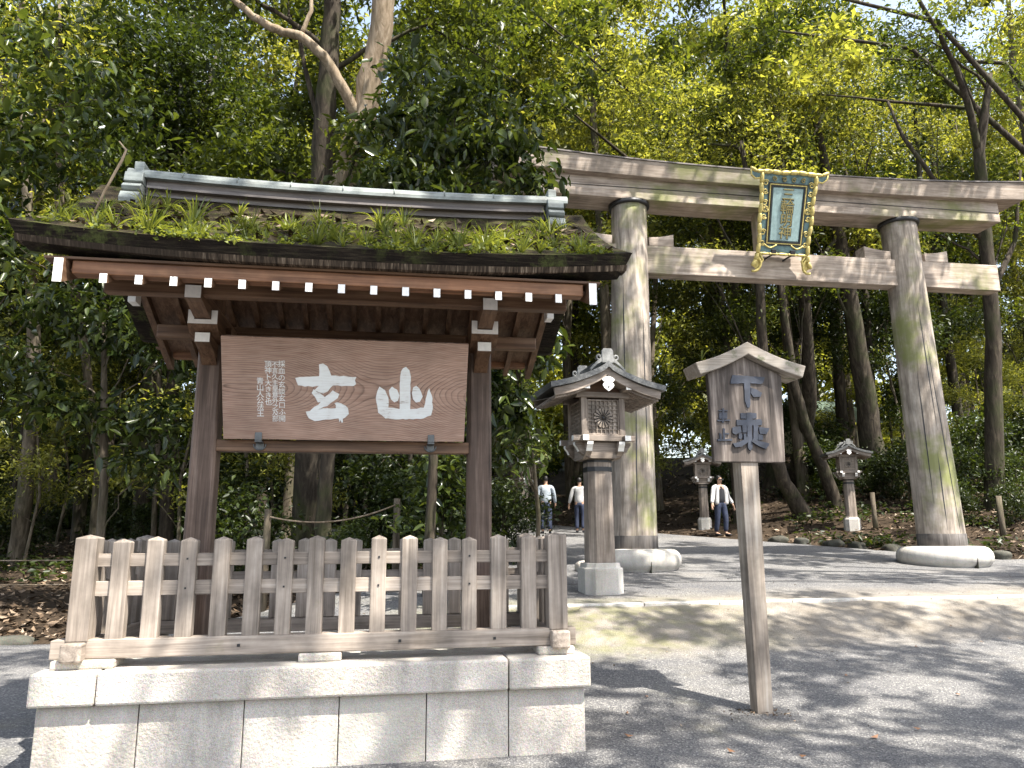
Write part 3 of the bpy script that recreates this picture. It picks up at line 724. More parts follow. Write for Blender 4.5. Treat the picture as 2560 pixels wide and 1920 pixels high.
# plaque hung on the gate, leaning forward (local x across, z up its face, -y out)
pq = thing('name_plaque', 'ornate gold and blue plaque leaning forward from the torii beams, lettered vertically', 'plaque', (7.50, 12.70, 7.555))
pq.rotation_euler = (radians(18.5), 0, 0)
PWt, PWb, PH = .56, .515, .765
def pw(z): return PWb + (PWt - PWb) * (z + PH) / (2 * PH)
def qd(mb, z0, z1, s0, s1, y0, y1, mi=0):
    mb.prism([(-pw(z0) * s0, z0), (pw(z0) * s0, z0), (pw(z1) * s1, z1), (-pw(z1) * s1, z1)], 1, y0, y1, mi)
m_ = MB(); qd(m_, -PH, PH, 1, 1, -.02, .03); m_.build('frame_board', M['blueframe'], pq)
m_ = MB(); qd(m_, -.50, .50, .56, .56, -.034, -.021); m_.build('inner_panel', M['blueplate'], pq)
for nm, sc, w, mt, yy in (('inner_moulding', .60, .022, 'blackmetal', -.045), ('inner_moulding', .66, .02, 'gold', -.038), ('inner_moulding', .71, .018, 'blackmetal', -.034)):
    m_ = MB(); h = .50 + (sc - .56) * .5
    for sg in (-1, 1):
        m_.prism([(sg * pw(-h) * sc, -h), (sg * (pw(-h) * sc + w), -h - w), (sg * (pw(h) * sc + w), h + w), (sg * pw(h) * sc, h)], 1, yy, -.021)
        z0 = sg * h; z1 = sg * (h + w)
        m_.prism([(-pw(z0) * sc, z0), (pw(z0) * sc, z0), (pw(z1) * sc + w, z1), (-pw(z1) * sc - w, z1)], 1, yy - .001, -.0215)
    m_.build(nm, M[mt], pq)
def bead(path, r):
    m = MB()
    for a, b in zip(path, path[1:]):
        L = math.dist(a, b); k = 6; rr = []
        for i in range(k + 1):
            t = i / k; c = [a[j] + (b[j] - a[j]) * t for j in (0, 1)]; rad = r * (.72 + .34 * sin(pi * t) ** .6)
            rr.append((c[0], c[1], rad))
        m.tube([(c[0], -.03, c[1]) for c in rr], [c[2] for c in rr], 8)
    return m
for sg in (-1, 1):
    pts = [(sg * (pw(z) + .012 * sin(i * 1.7) + (.0 if i else 0)), z) for i, z in enumerate(np.linspace(PH, -PH, 9))] + [(sg * (PWb + .03), -PH - .13), (sg * (PWb + .10), -PH - .25)]
    bead(pts, .042).build('gold_edge', M['gold'], pq)
    # feet: scrolled pierced legs below
    m = MB().tube([(sg * (PWb + .06 - .13 * sin(t) ), -.03, -PH - .21 + .14 * cos(t)) for t in [pi * .1 + pi * k / 9 for k in range(10)]], .026, 8)
    m.tube([(sg * (PWb - .04), -.03, -PH - .02), (sg * (PWb - .11), -.03, -PH - .12), (sg * (PWb - .07), -.03, -PH - .2), (sg * (PWb - .03), -.03, -PH - .33)], .02, 8)
    m.prism([(sg * (PWb + .05), -PH), (sg * (PWb - .10), -PH), (sg * (PWb - .09), -PH - .2), (sg * (PWb - .02), -PH - .33), (sg * (PWb + .09), -PH - .25)], 1, -.02, 0)
    m.build('plaque_foot', M['gold'], pq)
    # wings of the crest at the top
    w0 = PWt - .02
    m = MB().prism([(sg * w0, PH + .03), (sg * (w0 + .14), PH + .02), (sg * (w0 + .26), PH + .07), (sg * (w0 + .24), PH - .06), (sg * (w0 + .16), PH - .12), (sg * w0, PH - .10)], 1, -.03, .02)
    wing = m.build('crest_wing', M['blueframe'], pq)
    bead([(sg * w0, PH + .03), (sg * (w0 + .14), PH + .02), (sg * (w0 + .27), PH + .08)], .035).build('wing_edge', M['gold'], wing)
    m = MB().tube([(sg * (w0 + .26), -.03, PH + .06), (sg * (w0 + .25), -.03, PH - .05), (sg * (w0 + .16), -.03, PH - .12), (sg * (w0 + .03), -.03, PH - .10)], .018, 8)
    m.build('wing_edge', M['gold'], wing)
bead([(-PWt, PH + .02)] + [(x, PH + .03 + .015 * sin(x * 9)) for x in (-.36, -.18, 0, .18, .36)] + [(PWt, PH + .02)], .045).build('gold_crest', M['gold'], pq)
bead([(-PWb, -PH)] + [(x, -PH) for x in (-.3, -.1, .1, .3)] + [(PWb, -PH)], .028).build('gold_edge', M['gold'], pq)
def scroll(cx, cz, r, sg, flip=1, turns=1.35):
    return [(cx + sg * r * (1 - t * .72) * cos(2 * pi * turns * t + .4), -.034, cz + flip * r * (1 - t * .72) * sin(2 * pi * turns * t + .4)) for t in [k / 18 for k in range(19)]]
for sg in (-1, 1):
    for i, cz in enumerate((.58, .42, .20, -.06, -.36, -.56)):
        r_ = .062 if i % 2 == 0 else .055
        MB().tube(scroll(sg * (pw(cz) * .86), cz, r_, -sg, 1 if i % 2 == 0 else -1), .013, 6).build('gold_scroll', M['gold'], pq)
    m = MB().tube([(sg * .86 * PWb + .055 * cos(t), -.034, .08 + .055 * sin(t)) for t in [2 * pi * k / 16 for k in range(17)]], .012, 6)
    for k in range(3):
        a = 2 * pi * k / 3
        m.tube([(sg * .86 * PWb + .03 * cos(a + t), -.034, .08 + .03 * sin(a + t)) for t in (0, .5, 1.0, 1.5)], [.018, .013, .008, .003], 6)
    m.build('comma_crest', M['gold'], pq)
    MB().tube([(sg * .28 + .13 * (u), -.034, -.63 + .045 * abs(u) ** 1.5 * 1.5 - .02) for u in np.linspace(-1, 1, 9)], .016, 6).build('gold_scroll', M['gold'], pq)
for cx in (-.3, -.1, .1, .3):
    MB().tube(scroll(cx, .66, .05, 1 if cx > 0 else -1), .011, 6).build('gold_scroll', M['goldchar'], pq)
for cx in (-.2, .2):
    MB().box(cx - .05, cx + .05, -.055, .02, -PH - .03, -PH + .085).build('clamp', M['blackmetal'], pq, bevel=.006)
    MB().tube([(cx, -.03, -PH - .01), (cx - .05, .08, -PH - .06), (cx - .1, .25, -PH - .16)], .018, 6).build('clamp_arm', M['blackmetal'], pq)
glyphs('lettering', [('三', .0, .37, .26), ('輪', .0, .13, .29), ('明', .0, -.12, .26), ('神', .0, -.36, .27)], M['goldchar'], pq, -.045, .010)
glyphs('lettering', [('三', .012, .362, .285), ('輪', .012, .122, .31), ('明', .012, -.128, .28), ('神', .012, -.368, .29)], M['blackmetal'], pq, -.0355, .003)

# ------------------------------------------------------------------ timber lanterns
def chs(w, ch, z, cx=0, cy=0): return [(a, b, z) for a, b in octo(cx, cy, w, ch)]
def lantern(label, loc, rz, group=None):
    L = thing('timber_lantern', label, 'lantern', loc, rz, group)
    def B(name, mb, mats, parent=None, bevel=0.0): return mb.build(name, mats, parent or L, (0, 0, 0), bevel)
    B('stone_foot', MB().loft([chs(.56, .115, -.15), chs(.56, .115, .355), chs(.50, .10, .372), chs(.485, .10, .43)]), M['granite2'], bevel=.006)
    B('pillar', MB().loft([chs(.385, .085, .43), chs(.355, .08, 1.88)]), M['lamp_z'])
    for z0, z1 in ((1.70, 1.765), (1.83, 1.865)):
        B('iron_band', MB().loft([chs(.372, .084, z0), chs(.370, .084, z1)]), M['blackmetal'])
    boat = [(-.41, 2.10), (-.41, 2.06), (-.37, 2.01), (-.35, 1.965), (-.27, 1.905), (-.17, 1.875), (.17, 1.875), (.27, 1.905), (.35, 1.965), (.37, 2.01), (.41, 2.06), (.41, 2.10)]
    def boatmb(axis, o):
        mb = MB()
        if axis == 1: mb.prism(boat, 1, o - .045, o + .045)
        else: mb.prism([(y, z - .004) for y, z in boat], 0, o - .045, o + .045)
        for sg in (-1, 1):
            e = [(sg * .412, 2.098), (sg * .412, 2.06), (sg * .372, 2.01), (sg * .352, 1.967)]
            for (a, b), (c, d) in zip(e, e[1:]):
                v = [(a, o - .044, b), (a, o + .044, b), (c, o + .044, d), (c, o - .044, d)] if axis == 1 else [(o - .044, a, b), (o + .044, a, b), (o + .044, c, d), (o - .044, c, d)]
                mb.add([(x + (sg * .003 if axis == 1 else 0), y + (sg * .003 if axis == 0 else 0), z) for x, y, z in v], [(0, 1, 2, 3)], 1)
        return mb
    for o in (-.235, .235):
        B('bracket', boatmb(1, o), [M['lamp_x'], M['white']]); B('bracket', boatmb(0, o), [M['lamp_y'], M['white']])
    B('bracket_block', MB().box(-.16, .16, -.16, .16, 1.88, 2.10), M['lamp_x'])
    for o in (-.31, .31):
        B('floor_beam', MB().box(-.46, .46, o - .045, o + .045, 2.112, 2.188, faces={'left': 1, 'right': 1}), [M['lamp_x'], M['white']], bevel=.005)
        B('floor_beam', MB().box(o - .045, o + .045, -.46, .46, 2.103, 2.18, faces={'front': 1, 'back': 1}), [M['lamp_y'], M['white']], bevel=.005)
    B('floor', MB().box(-.33, .33, -.33, .33, 2.182, 2.20), M['lamp_x'])
    for sx in (-1, 1):
        for sy in (-1, 1): B('corner_post', MB().box(sx * .285 - .042, sx * .285 + .042, sy * .285 - .042, sy * .285 + .042, 2.19, 2.735), M['lamp_z'], bevel=.004)
    for k in range(4):
        a = k * pi / 2
        def R(mb):
            mb.v = [(x * cos(a) - y * sin(a), x * sin(a) + y * cos(a), z) for x, y, z in mb.v]; return mb
        fr = MB()
        for x0, x1, z0, z1 in ((-.243, -.218, 2.20, 2.71), (.218, .243, 2.20, 2.71), (-.2175, .2175, 2.20, 2.222), (-.2175, .2175, 2.688, 2.71)): fr.box(x0, x1, -.315, -.285, z0, z1)
        w = B('window', R(fr), M['lamp_z'], bevel=.003)
        B('back_panel', R(MB().box(-.2175, .2175, -.288, -.284, 2.222, 2.688)), M['grey_z'] if k != 3 else M['brown_z'], w)
        lt = MB()
        for i in range(1, 7):
            x = -.2175 + .435 * i / 7; lt.box(x - .007, x + .007, -.308, -.290, 2.2225, 2.6875)
        for i in range(1, 8):
            z = 2.2225 + .465 * i / 8; lt.box(-.217, .217, -.306, -.2902, z - .007, z + .007)
        B('lattice', R(lt), M['grey_x'], w)
        if k == 0:
            fl = MB(); cz = 2.445
            for i in range(16):
                t0 = 2 * pi * i / 16; pts = []
                for r, d in ((.028, 0), (.085, -.105), (.128, -.15), (.142, -.08), (.146, 0), (.142, .08), (.128, .15), (.085, .105)):
                    pts.append((r * cos(t0 + d), cz + r * sin(t0 + d)))
                fl.prism(pts, 1, -.322 - .002 * (i % 2), -.309)
            B('chrysanthemum', R(fl), M['grey_x'], w, bevel=.004)
            fb = MB()
            for i in range(16):
                t0 = 2 * pi * (i + .5) / 16; fb.tube([(.03 * cos(t0), -.322, cz + .03 * sin(t0)), (.125 * cos(t0), -.323, cz + .125 * sin(t0))], [.003, .006], 5)
            fb.lathe([(.001, 0), (.02, 0), (.02, .004), (.001, .006)], 16)
            fb.v[-64:] = [(x, -.324 - z, cz + y) for x, y, z in fb.v[-64:]]
            B('petal_grooves', R(fb), M['blackmetal'], w)
    for o in (-.31, .31):
        B('head_beam', MB().box(-.40, .40, o - .043, o + .043, 2.735, 2.812), M['lamp_x'], bevel=.004)
        B('purlin', MB().box(o - .043, o + .043, -.56, .56, 2.768 + .05, 2.768 + .13, faces={'front': 1, 'back': 1}), [M['lamp_y'], M['white']], bevel=.004)
    # curved gable roof, gable to the front
    def rc(t): return (.85 * t, 3.215 - .36 * (t ** .72) + .045 * max(0, t - .55) ** 1.4 * 2)
    T_ = [i / 14 for i in range(15)]
    outer = [(-rc(t)[0], rc(t)[1]) for t in T_[::-1]] + [rc(t) for t in T_[1:]]
    def layer(d0, d1, y, w=1.0, mat='lampcopper', nm='roof_sheet', mi=None, par=None):
        up = [(x * w, z - d0) for x, z in outer]; lo = [(x * w * (1 - d1 * .15), z - d1 * (1.0 + .1 * (1 - abs(x) / .93))) for x, z in outer]
        return B(nm, MB().prism(up + lo[::-1], 1, -y, y), M[mat], par)
    rs = layer(0.0, .075, .62)
    for k, (d0, y) in enumerate(((-.004, .57), (-.008, .50))): layer(d0, .02, y, 1.0 - .004 * (k + 1), par=rs)
    for sg in (-1, 1):
        lo = [(x * .93, z - .078) for x, z in outer]; lw = [(x * .91, z - .185) for x, z in outer]
        B('verge_board', MB().prism(lo + lw[::-1], 1, sg * .55 - .02, sg * .55 + .02), M['lamp_x'])
        B('gable_panel', MB().prism([(-.30, 2.815), (.30, 2.815), (.12, 2.99), (0, 3.02), (-.12, 2.99)], 1, sg * .29 - .01, sg * .29 + .01), M['brown_x'])
        pen = [(0, 3.0), (.05, 2.985), (.095, 2.955), (.075, 2.925), (.04, 2.915), (.07, 2.90), (.085, 2.87), (.06, 2.83), (0, 2.785)]
        pen = pen + [(-x, z) for x, z in pen[::-1][1:-1]]
        pm = MB().prism(pen, 1, sg * .575 - .008, sg * .575 + .008).prism([(-.02, 2.855), (.02, 2.855), (0, 2.82)], 1, sg * .575 - .0105, sg * .575 + .0105, 1)
        B('gable_pendant', pm, [M['white'], M['blackmetal']])
    B('soffit', MB().prism([(x * .9, z - .165) for x, z in outer] + [(x * .9, z - .185) for x, z in outer[::-1]], 1, -.528, .528), M['lamp_y'])
    for sg in (-1, 1):
        for i in range(13):
            y = -.5 + 1.0 * i / 12
            pts = [(sg * rc(t)[0] * .9, rc(t)[1] - .187) for t in (.42, .6, .8, 1.0)]
            B('eave_slat', MB().prism(pts + [(x, z - .028) for x, z in pts[::-1]], 1, y - .018, y + .018), M['lamp_y'])
    fin = [(-.085, 3.19), (-.085, 3.36), (-.06, 3.40), (.06, 3.40), (.085, 3.36), (.085, 3.19)]
    B('ridge', MB().prism([(-.06, 3.16), (-.05, 3.30), (.05, 3.30), (.06, 3.16)], 1, -.54, .54), M['lampcopper'], bevel=.01)
    for sg in (-1, 1):
        e = MB().prism(fin, 1, sg * .56 - .025, sg * .56 + .025)
        for sx in (-1, 1):
            e.tube([(sx * (.125 + .05 * (1 - t * .7) * cos(2 * pi * 1.2 * t + 2.4)), sg * .56, 3.275 + .055 * (1 - t * .7) * sin(2 * pi * 1.2 * t + 2.4)) for t in [k / 14 for k in range(15)]], .017, 6)
            e.prism([(sx * .06, 3.22), (sx * .16, 3.16), (sx * .25, 3.07), (sx * .265, 3.10), (sx * .17, 3.20), (sx * .08, 3.28)], 1, sg * .56 - .015, sg * .56 + .015)
        B('ridge_ornament', e, M['palecopper'], bevel=.006)
    return L
M['palecopper'] = plain('pale weathered copper', (.19, .19, .183), .6, .1, var=.4)
zl = .64
lan = lantern('large timber lantern with chrysanthemum lattice beside the left leg of the torii', (2.965, 10.56, zl), radians(3.5))
for x, y, rz, s, lb in ((12.0, 18.35, -.35, .68, 'small pale post lantern on the leafy slope between the torii legs'),
                        (9.26, 21.45, -.3, .68, 'small dark lantern in deep shade behind the walking man'),
                        (4.22, 23.7, .5, .72, 'small lantern under the trees left of the tall lantern post')):
    c = copy_tree(lan); c.location = (x, y, g(x, y) + .02); c.rotation_euler = (0, 0, rz); c.scale = (s, s, s); c['label'] = lb
# ------------------------------------------------------------------ wooden notice post
sg_ = thing('notice_post', 'weathered gabled notice board on a tall square post, with raised dark characters', 'notice post', (3.0, 6.035, .03))
G = P_(sg_)
G('post', MB().loft([[(3.0 + a * w, 6.035 + b * w, z) for a, b in ((-.5, -.5), (.5, -.5), (.5, .5), (-.5, .5))] for z, w in ((-.35, .125), (2.10, .158))]), M['signpost_z'], bevel=.005)
sp = lambda z: (2.682 - .016 * (z - 2.04) / .79, 3.315 + .028 * (z - 2.04) / .79)
yfs = 5.94
face = [(2.682, 2.045), (3.318, 2.045), (3.345, 2.80), (3.005, 2.955), (2.665, 2.80)]
bdn = G('board', MB().prism(face, 1, yfs, yfs + .055), M['sign_z'], bevel=.006)
def suv(x, y):
    t = (y - 490) / 1055; a = 375 + 95 * t; b = 1335 + 45 * t
    u = (x - a) / (b - a); z = 2.80 - .755 * ((y - (470 + 40 * u)) / (1075 - 25 * u))
    l = 2.665 + .017 * t; r = 3.345 - .027 * t
    return (l + (r - l) * u, z)
KA = [[(690, 495), (900, 512), (1110, 530), (1085, 600), (1060, 612), (920, 602), (663, 602), (668, 560)], [(835, 560), (918, 560), (922, 860), (905, 900), (880, 897), (850, 820)], [(930, 655), (1000, 680), (1072, 722), (1050, 772), (960, 770), (925, 722)]]
NORU = [[(795, 965), (1000, 968), (1002, 1028), (930, 1040), (798, 1030)], [(742, 1045), (1060, 1043), (1074, 1075), (1068, 1112), (745, 1115)],
        [(868, 960), (935, 960), (945, 1390), (917, 1420), (890, 1385)], [(687, 1140), (720, 1128), (792, 1123), (803, 1195), (730, 1225), (690, 1205)],
        [(1028, 1138), (1165, 1150), (1130, 1222), (1042, 1218)], [(812, 1110), (868, 1110), (868, 1200), (815, 1200)], [(955, 1108), (1016, 1108), (1016, 1290), (958, 1280)],
        [(765, 1215), (800, 1205), (812, 1240), (800, 1280), (768, 1272)], [(1018, 1222), (1076, 1235), (1078, 1290), (1020, 1298)], [(825, 1215), (860, 1215), (866, 1290), (830, 1290)],
        [(690, 1330), (760, 1318), (830, 1288), (885, 1245), (895, 1310), (800, 1372), (720, 1378)], [(960, 1262), (1010, 1300), (1155, 1335), (1150, 1360), (1110, 1402), (1010, 1360), (930, 1310)]]
KURUMA = [[(512, 925), (628, 925), (628, 942), (512, 942)], [(520, 955), (622, 955), (622, 1030), (520, 1030)], [(495, 1042), (658, 1042), (658, 1060), (495, 1060)], [(556, 905), (578, 905), (578, 1080), (556, 1080)]]
TOME = [[(570, 1145), (595, 1150), (598, 1285), (572, 1285)], [(590, 1203), (645, 1205), (645, 1222), (590, 1222)], [(520, 1200), (548, 1215), (552, 1285), (528, 1285)], [(498, 1275), (685, 1275), (685, 1298), (498, 1300)]]
for st in (KA, NORU, KURUMA, TOME): 
    o = relief('raised_character', st, suv, yfs, .011, M['slatechar'], bdn, 3)
    o.location = (-sg_.location[0], -sg_.location[1], -sg_.location[2])
def chev(h0, h1, x0=2.53, x1=3.54, pk=3.075, ev=2.875):
    c = 3.012; n = 8
    return [(x0, ev + h0)] + [(x0 + (c - x0) * t, ev + (pk - ev) * t + h0 - .02 * sin(pi * t)) for t in [k / n for k in range(1, n)]] + [(c, pk + h0)] + [(c + (x1 - c) * t, pk + (ev - pk) * t + h0 - .02 * sin(pi * t)) for t in [k / n for k in range(1, n)]] + [(x1, ev + h0)]
up = chev(0, 0); lo = [(x, z - .11) for x, z in up]; lo[0] = (2.57, lo[0][1] + .005); lo[-1] = (3.50, lo[-1][1] + .005)
G('gable_roof', MB().prism(up + lo[::-1], 1, 5.865, 6.155), M['pale_x'], bevel=.008)
# ------------------------------------------------------------------ rope barrier posts and other stakes
def stake(label, x, y, h, r, mat='bark_mid', lean=(0, 0), grp=None, z0=None):
    z = g(x, y) if z0 is None else z0
    mb = MB().tube([(x, y, z - .2), (x + lean[0] * .5, y + lean[1] * .5, z + h * .5), (x + lean[0], y + lean[1], z + h)], [r * 1.05, r, r * .94], 12)
    return single('wooden_stake', mb, M[mat], label, 'stake', (x, y, z), grp)
stake('short round rope post with a cut pale top behind the fence', -1.80, 12.0, 1.87 - g(-1.8, 12), .055)
stake('taller dark rope post holding the raised end of the rope', .13, 12.0, 2.03 - g(.13, 12), .055)
stake('slim stake standing beside the small pale lantern on the slope', 12.35, 17.9, .95, .06)
stake('grey stake at the edge of the slope right of the torii', 13.7, 15.3, .95, .065)
stake('thin rope stake among leaf litter left of the noticeboard', -9.3, 15.2, .75, .04)
def rope(label, pts, r=.012):
    a = MB().tube(pts, r, 6); b = pts[0]
    return single('rope', a, M['bark_pale'], label, 'rope', tuple(b))
def sag(p, q, s, n=14): return [(p[0] + (q[0] - p[0]) * t, p[1] + (q[1] - p[1]) * t, p[2] + (q[2] - p[2]) * t - s * 4 * t * (1 - t)) for t in [k / n for k in range(n + 1)]]
rope('sagging straw rope strung between two posts behind the fence', sag((-1.76, 11.95, 1.75), (.11, 11.95, 1.93), .16))
rope('thin rope strung low across the left forest floor', sag((-9.3, 15.2, 1.12), (-2.2, 13.2, 1.15), .05), .01)
rope('second lower rope nearly resting on the left leaf litter', sag((-9.3, 14.6, .72), (-2.2, 12.6, .78), .03), .009)

# ------------------------------------------------------------------ visitors
def skin_mesh(name, chains, mat, parent, sub=1):
    """chains: lists of (point, radius); first point of a chain may reuse an existing point"""
    bm = bmesh.new(); lay = bm.verts.layers.skin.verify(); idx = {}
    for ch in chains:
        pv = None
        for p, r in ch:
            key = tuple(round(a, 4) for a in p)
            if key not in idx:
                v = bm.verts.new(p); rr = r if isinstance(r, tuple) else (r, r); v[lay].radius = rr; v[lay].use_root = len(idx) == 0; idx[key] = v
            v = idx[key]
            if pv is not None and pv is not v and bm.edges.get((pv, v)) is None: bm.edges.new((pv, v))
            pv = v
    me = bpy.data.meshes.new(name); bm.to_mesh(me); bm.free(); me.materials.append(mat)
    for pl2 in me.polygons: pl2.use_smooth = True
    o = bpy.data.objects.new(name, me); COL.objects.link(o); o.parent = parent
    sk = o.modifiers.new('skin', 'SKIN'); sk.use_smooth_shade = True
    ss = o.modifiers.new('sub', 'SUBSURF'); ss.levels = sub; ss.render_levels = sub
    return o
M['skin'] = plain('skin', (0.42, 0.26, 0.18), 0.55, var=.08)
M['hair'] = plain('black hair', (0.012, 0.010, 0.010), 0.5)
M['jacket'] = plain('pale cotton jacket', (0.50, 0.49, 0.48), 0.85, var=.1)
M['jacket2'] = plain('pale blue jacket', (0.30, 0.34, 0.38), 0.85, var=.15)
M['darkcloth'] = plain('black shirt', (0.012, 0.013, 0.017), 0.85)
M['jeans'] = plain('dark blue jeans', (0.022, 0.03, 0.06), 0.9, var=.3)
def person(label, loc, rz, h, top, inner, stride=.16, armout=.14, cap=True):
    s = h / 1.72
    p = thing('person', label, 'person', loc, rz)
    def V(x, y, z): return (x * s, y * s, z * s)
    pel = V(0, 0, .93); ch_ = V(0, -.01, 1.22); nk = V(0, 0, 1.44); hd = V(0, -.02, 1.56); ht = V(0, -.015, 1.66)
    ch = [[(pel, (.15 * s, .10 * s)), (V(0, 0, 1.06), (.135 * s, .095 * s)), (ch_, (.155 * s, .105 * s)), (V(0, 0, 1.37), (.12 * s, .08 * s)), (nk, .05 * s), (V(0, -.01, 1.50), .06 * s), (hd, (.075 * s, .092 * s)), (ht, (.065 * s, .08 * s))],
          [(hd, .085 * s), (V(0, -.112, 1.555), .013 * s)]]
    hands = []
    for sx in (-1, 1):
        sh_ = V(sx * .19, 0, 1.36); el = V(sx * (.25 + armout * .4), -.02 + .05 * sx, 1.10); wr = V(sx * (.27 + armout), -.10 + .06 * sx, .88); pm = V(sx * (.275 + armout * 1.1), -.12 + .06 * sx, .80)
        ch.append([(V(0, 0, 1.37), .1 * s), (sh_, .062 * s), (el, .045 * s), (wr, .03 * s), (pm, (.034 * s, .018 * s))])
        for f in range(4):
            o_ = (f - 1.5) * .018
            a = V(sx * (.275 + armout * 1.12), -.12 + .06 * sx + o_, .755); b_ = V(sx * (.268 + armout * 1.1), -.13 + .06 * sx + o_, .72 - .008 * (1.5 - abs(f - 1.5)))
            ch.append([(pm, .03 * s), (a, .0095 * s), (b_, .008 * s)])
        ch.append([(wr, .03 * s), (V(sx * (.262 + armout), -.155 + .06 * sx, .83), .011 * s), (V(sx * (.262 + armout), -.165 + .06 * sx, .79), .009 * s)])
        hp = V(sx * .09, 0, .88); kn = V(sx * .10, -sx * stride * .35 - .03, .49); an = V(sx * .10, -sx * stride * .5 + (.04), .085); te = V(sx * .115, -sx * stride * .5 - .15, .035)
        ch.append([(pel, .15 * s), (hp, .095 * s), (kn, .062 * s), (an, .043 * s), (te, (.042 * s, .03 * s))])
        hands.append((hp, kn, an, te))
    skin_mesh('body', ch, M['skin'], p)
    # trousers and shoes
    tr = [[(V(0, 0, 1.04), (.158 * s, .112 * s)), (V(0, 0, .92), (.168 * s, .122 * s))]]
    for hp, kn, an, te in hands:
        tr.append([(V(0, 0, .92), .15 * s), (hp, .112 * s), (kn, .080 * s), ((an[0], an[1], an[2] + .02 * s), .068 * s)])
    skin_mesh('trousers', tr, M['jeans'], p)
    for hp, kn, an, te in hands: skin_mesh('shoe', [[((an[0], an[1] + .03, .05 * s), (.05 * s, .045 * s)), (((an[0] + te[0]) / 2, (an[1] + te[1]) / 2, .045 * s), (.05 * s, .04 * s)), ((te[0], te[1] - .03, .035 * s), (.045 * s, .03 * s))]], M['darkcloth'], p)
    skin_mesh('shirt', [[(V(0, -.015, .86), (.172 * s, .125 * s)), (V(0, -.015, 1.06), (.150 * s, .112 * s)), (V(0, -.02, 1.24), (.168 * s, .12 * s)), (V(0, -.01, 1.38), (.13 * s, .09 * s)), (V(0, 0, 1.425), (.065 * s, .06 * s))]], inner, p)
    jy = .05 if inner is not top else .0
    yoke = V(0, jy * .6, 1.385)
    jk = [[(yoke, (.13 * s, .07 * s)), (V(0, jy, 1.24), (.180 * s, (.085 if jy else .125) * s)), (V(0, jy, 1.05), (.172 * s, (.085 if jy else .122) * s)), (V(0, jy, .83), (.19 * s, (.09 if jy else .13) * s))]]
    for sx in (-1, 1):
        el = V(sx * (.25 + armout * .4), -.02 + .05 * sx, 1.10); wr = V(sx * (.27 + armout), -.10 + .06 * sx, .90)
        jk.append([(yoke, .1 * s), (V(sx * .195, 0, 1.36), .082 * s), (el, .064 * s), (wr, .052 * s)])
        if jy: skin_mesh('jacket_front', [[(V(sx * .10, -.055, 1.41), (.05 * s, .05 * s)), (V(sx * .135, -.07, 1.24), (.055 * s, .07 * s)), (V(sx * .15, -.07, 1.05), (.055 * s, .075 * s)), (V(sx * .165, -.06, .86), (.06 * s, .08 * s))]], top, p)
    skin_mesh('jacket', jk, top, p)
    skin_mesh('hair', [[(V(0, .03, 1.54), (.075 * s, .06 * s)), (V(0, .015, 1.64), (.085 * s, .088 * s)), (V(0, -.02, 1.70), (.07 * s, .075 * s))]], M['hair'], p)
    return p
pr_ = person('man in dark glasses, open white jacket, black shirt and jeans walking out of the shade', (9.17, 20.1, g(9.17, 20.1) + .025), radians(14), 1.70, M['jacket'], M['darkcloth'])
gl = MB().box(-.072, -.008, -.118, -.10, 1.545, 1.578).box(.008, .072, -.118, -.10, 1.545, 1.578).box(-.075, .075, -.1175, -.105, 1.572, 1.58)
gl.build('sunglasses', M['blackmetal'], pr_)
person('visitor in a loose pale blue jacket walking away under the trees', (4.48, 21.5, g(4.48, 21.5) + .025), radians(172), 1.66, M['jacket2'], M['jacket2'], .2, .02)
person('visitor in a white top mostly hidden behind the tall lantern pillar', (5.56, 21.8, g(5.56, 21.8) + .025), radians(160), 1.62, M['jacket'], M['jacket'], .08, .07)
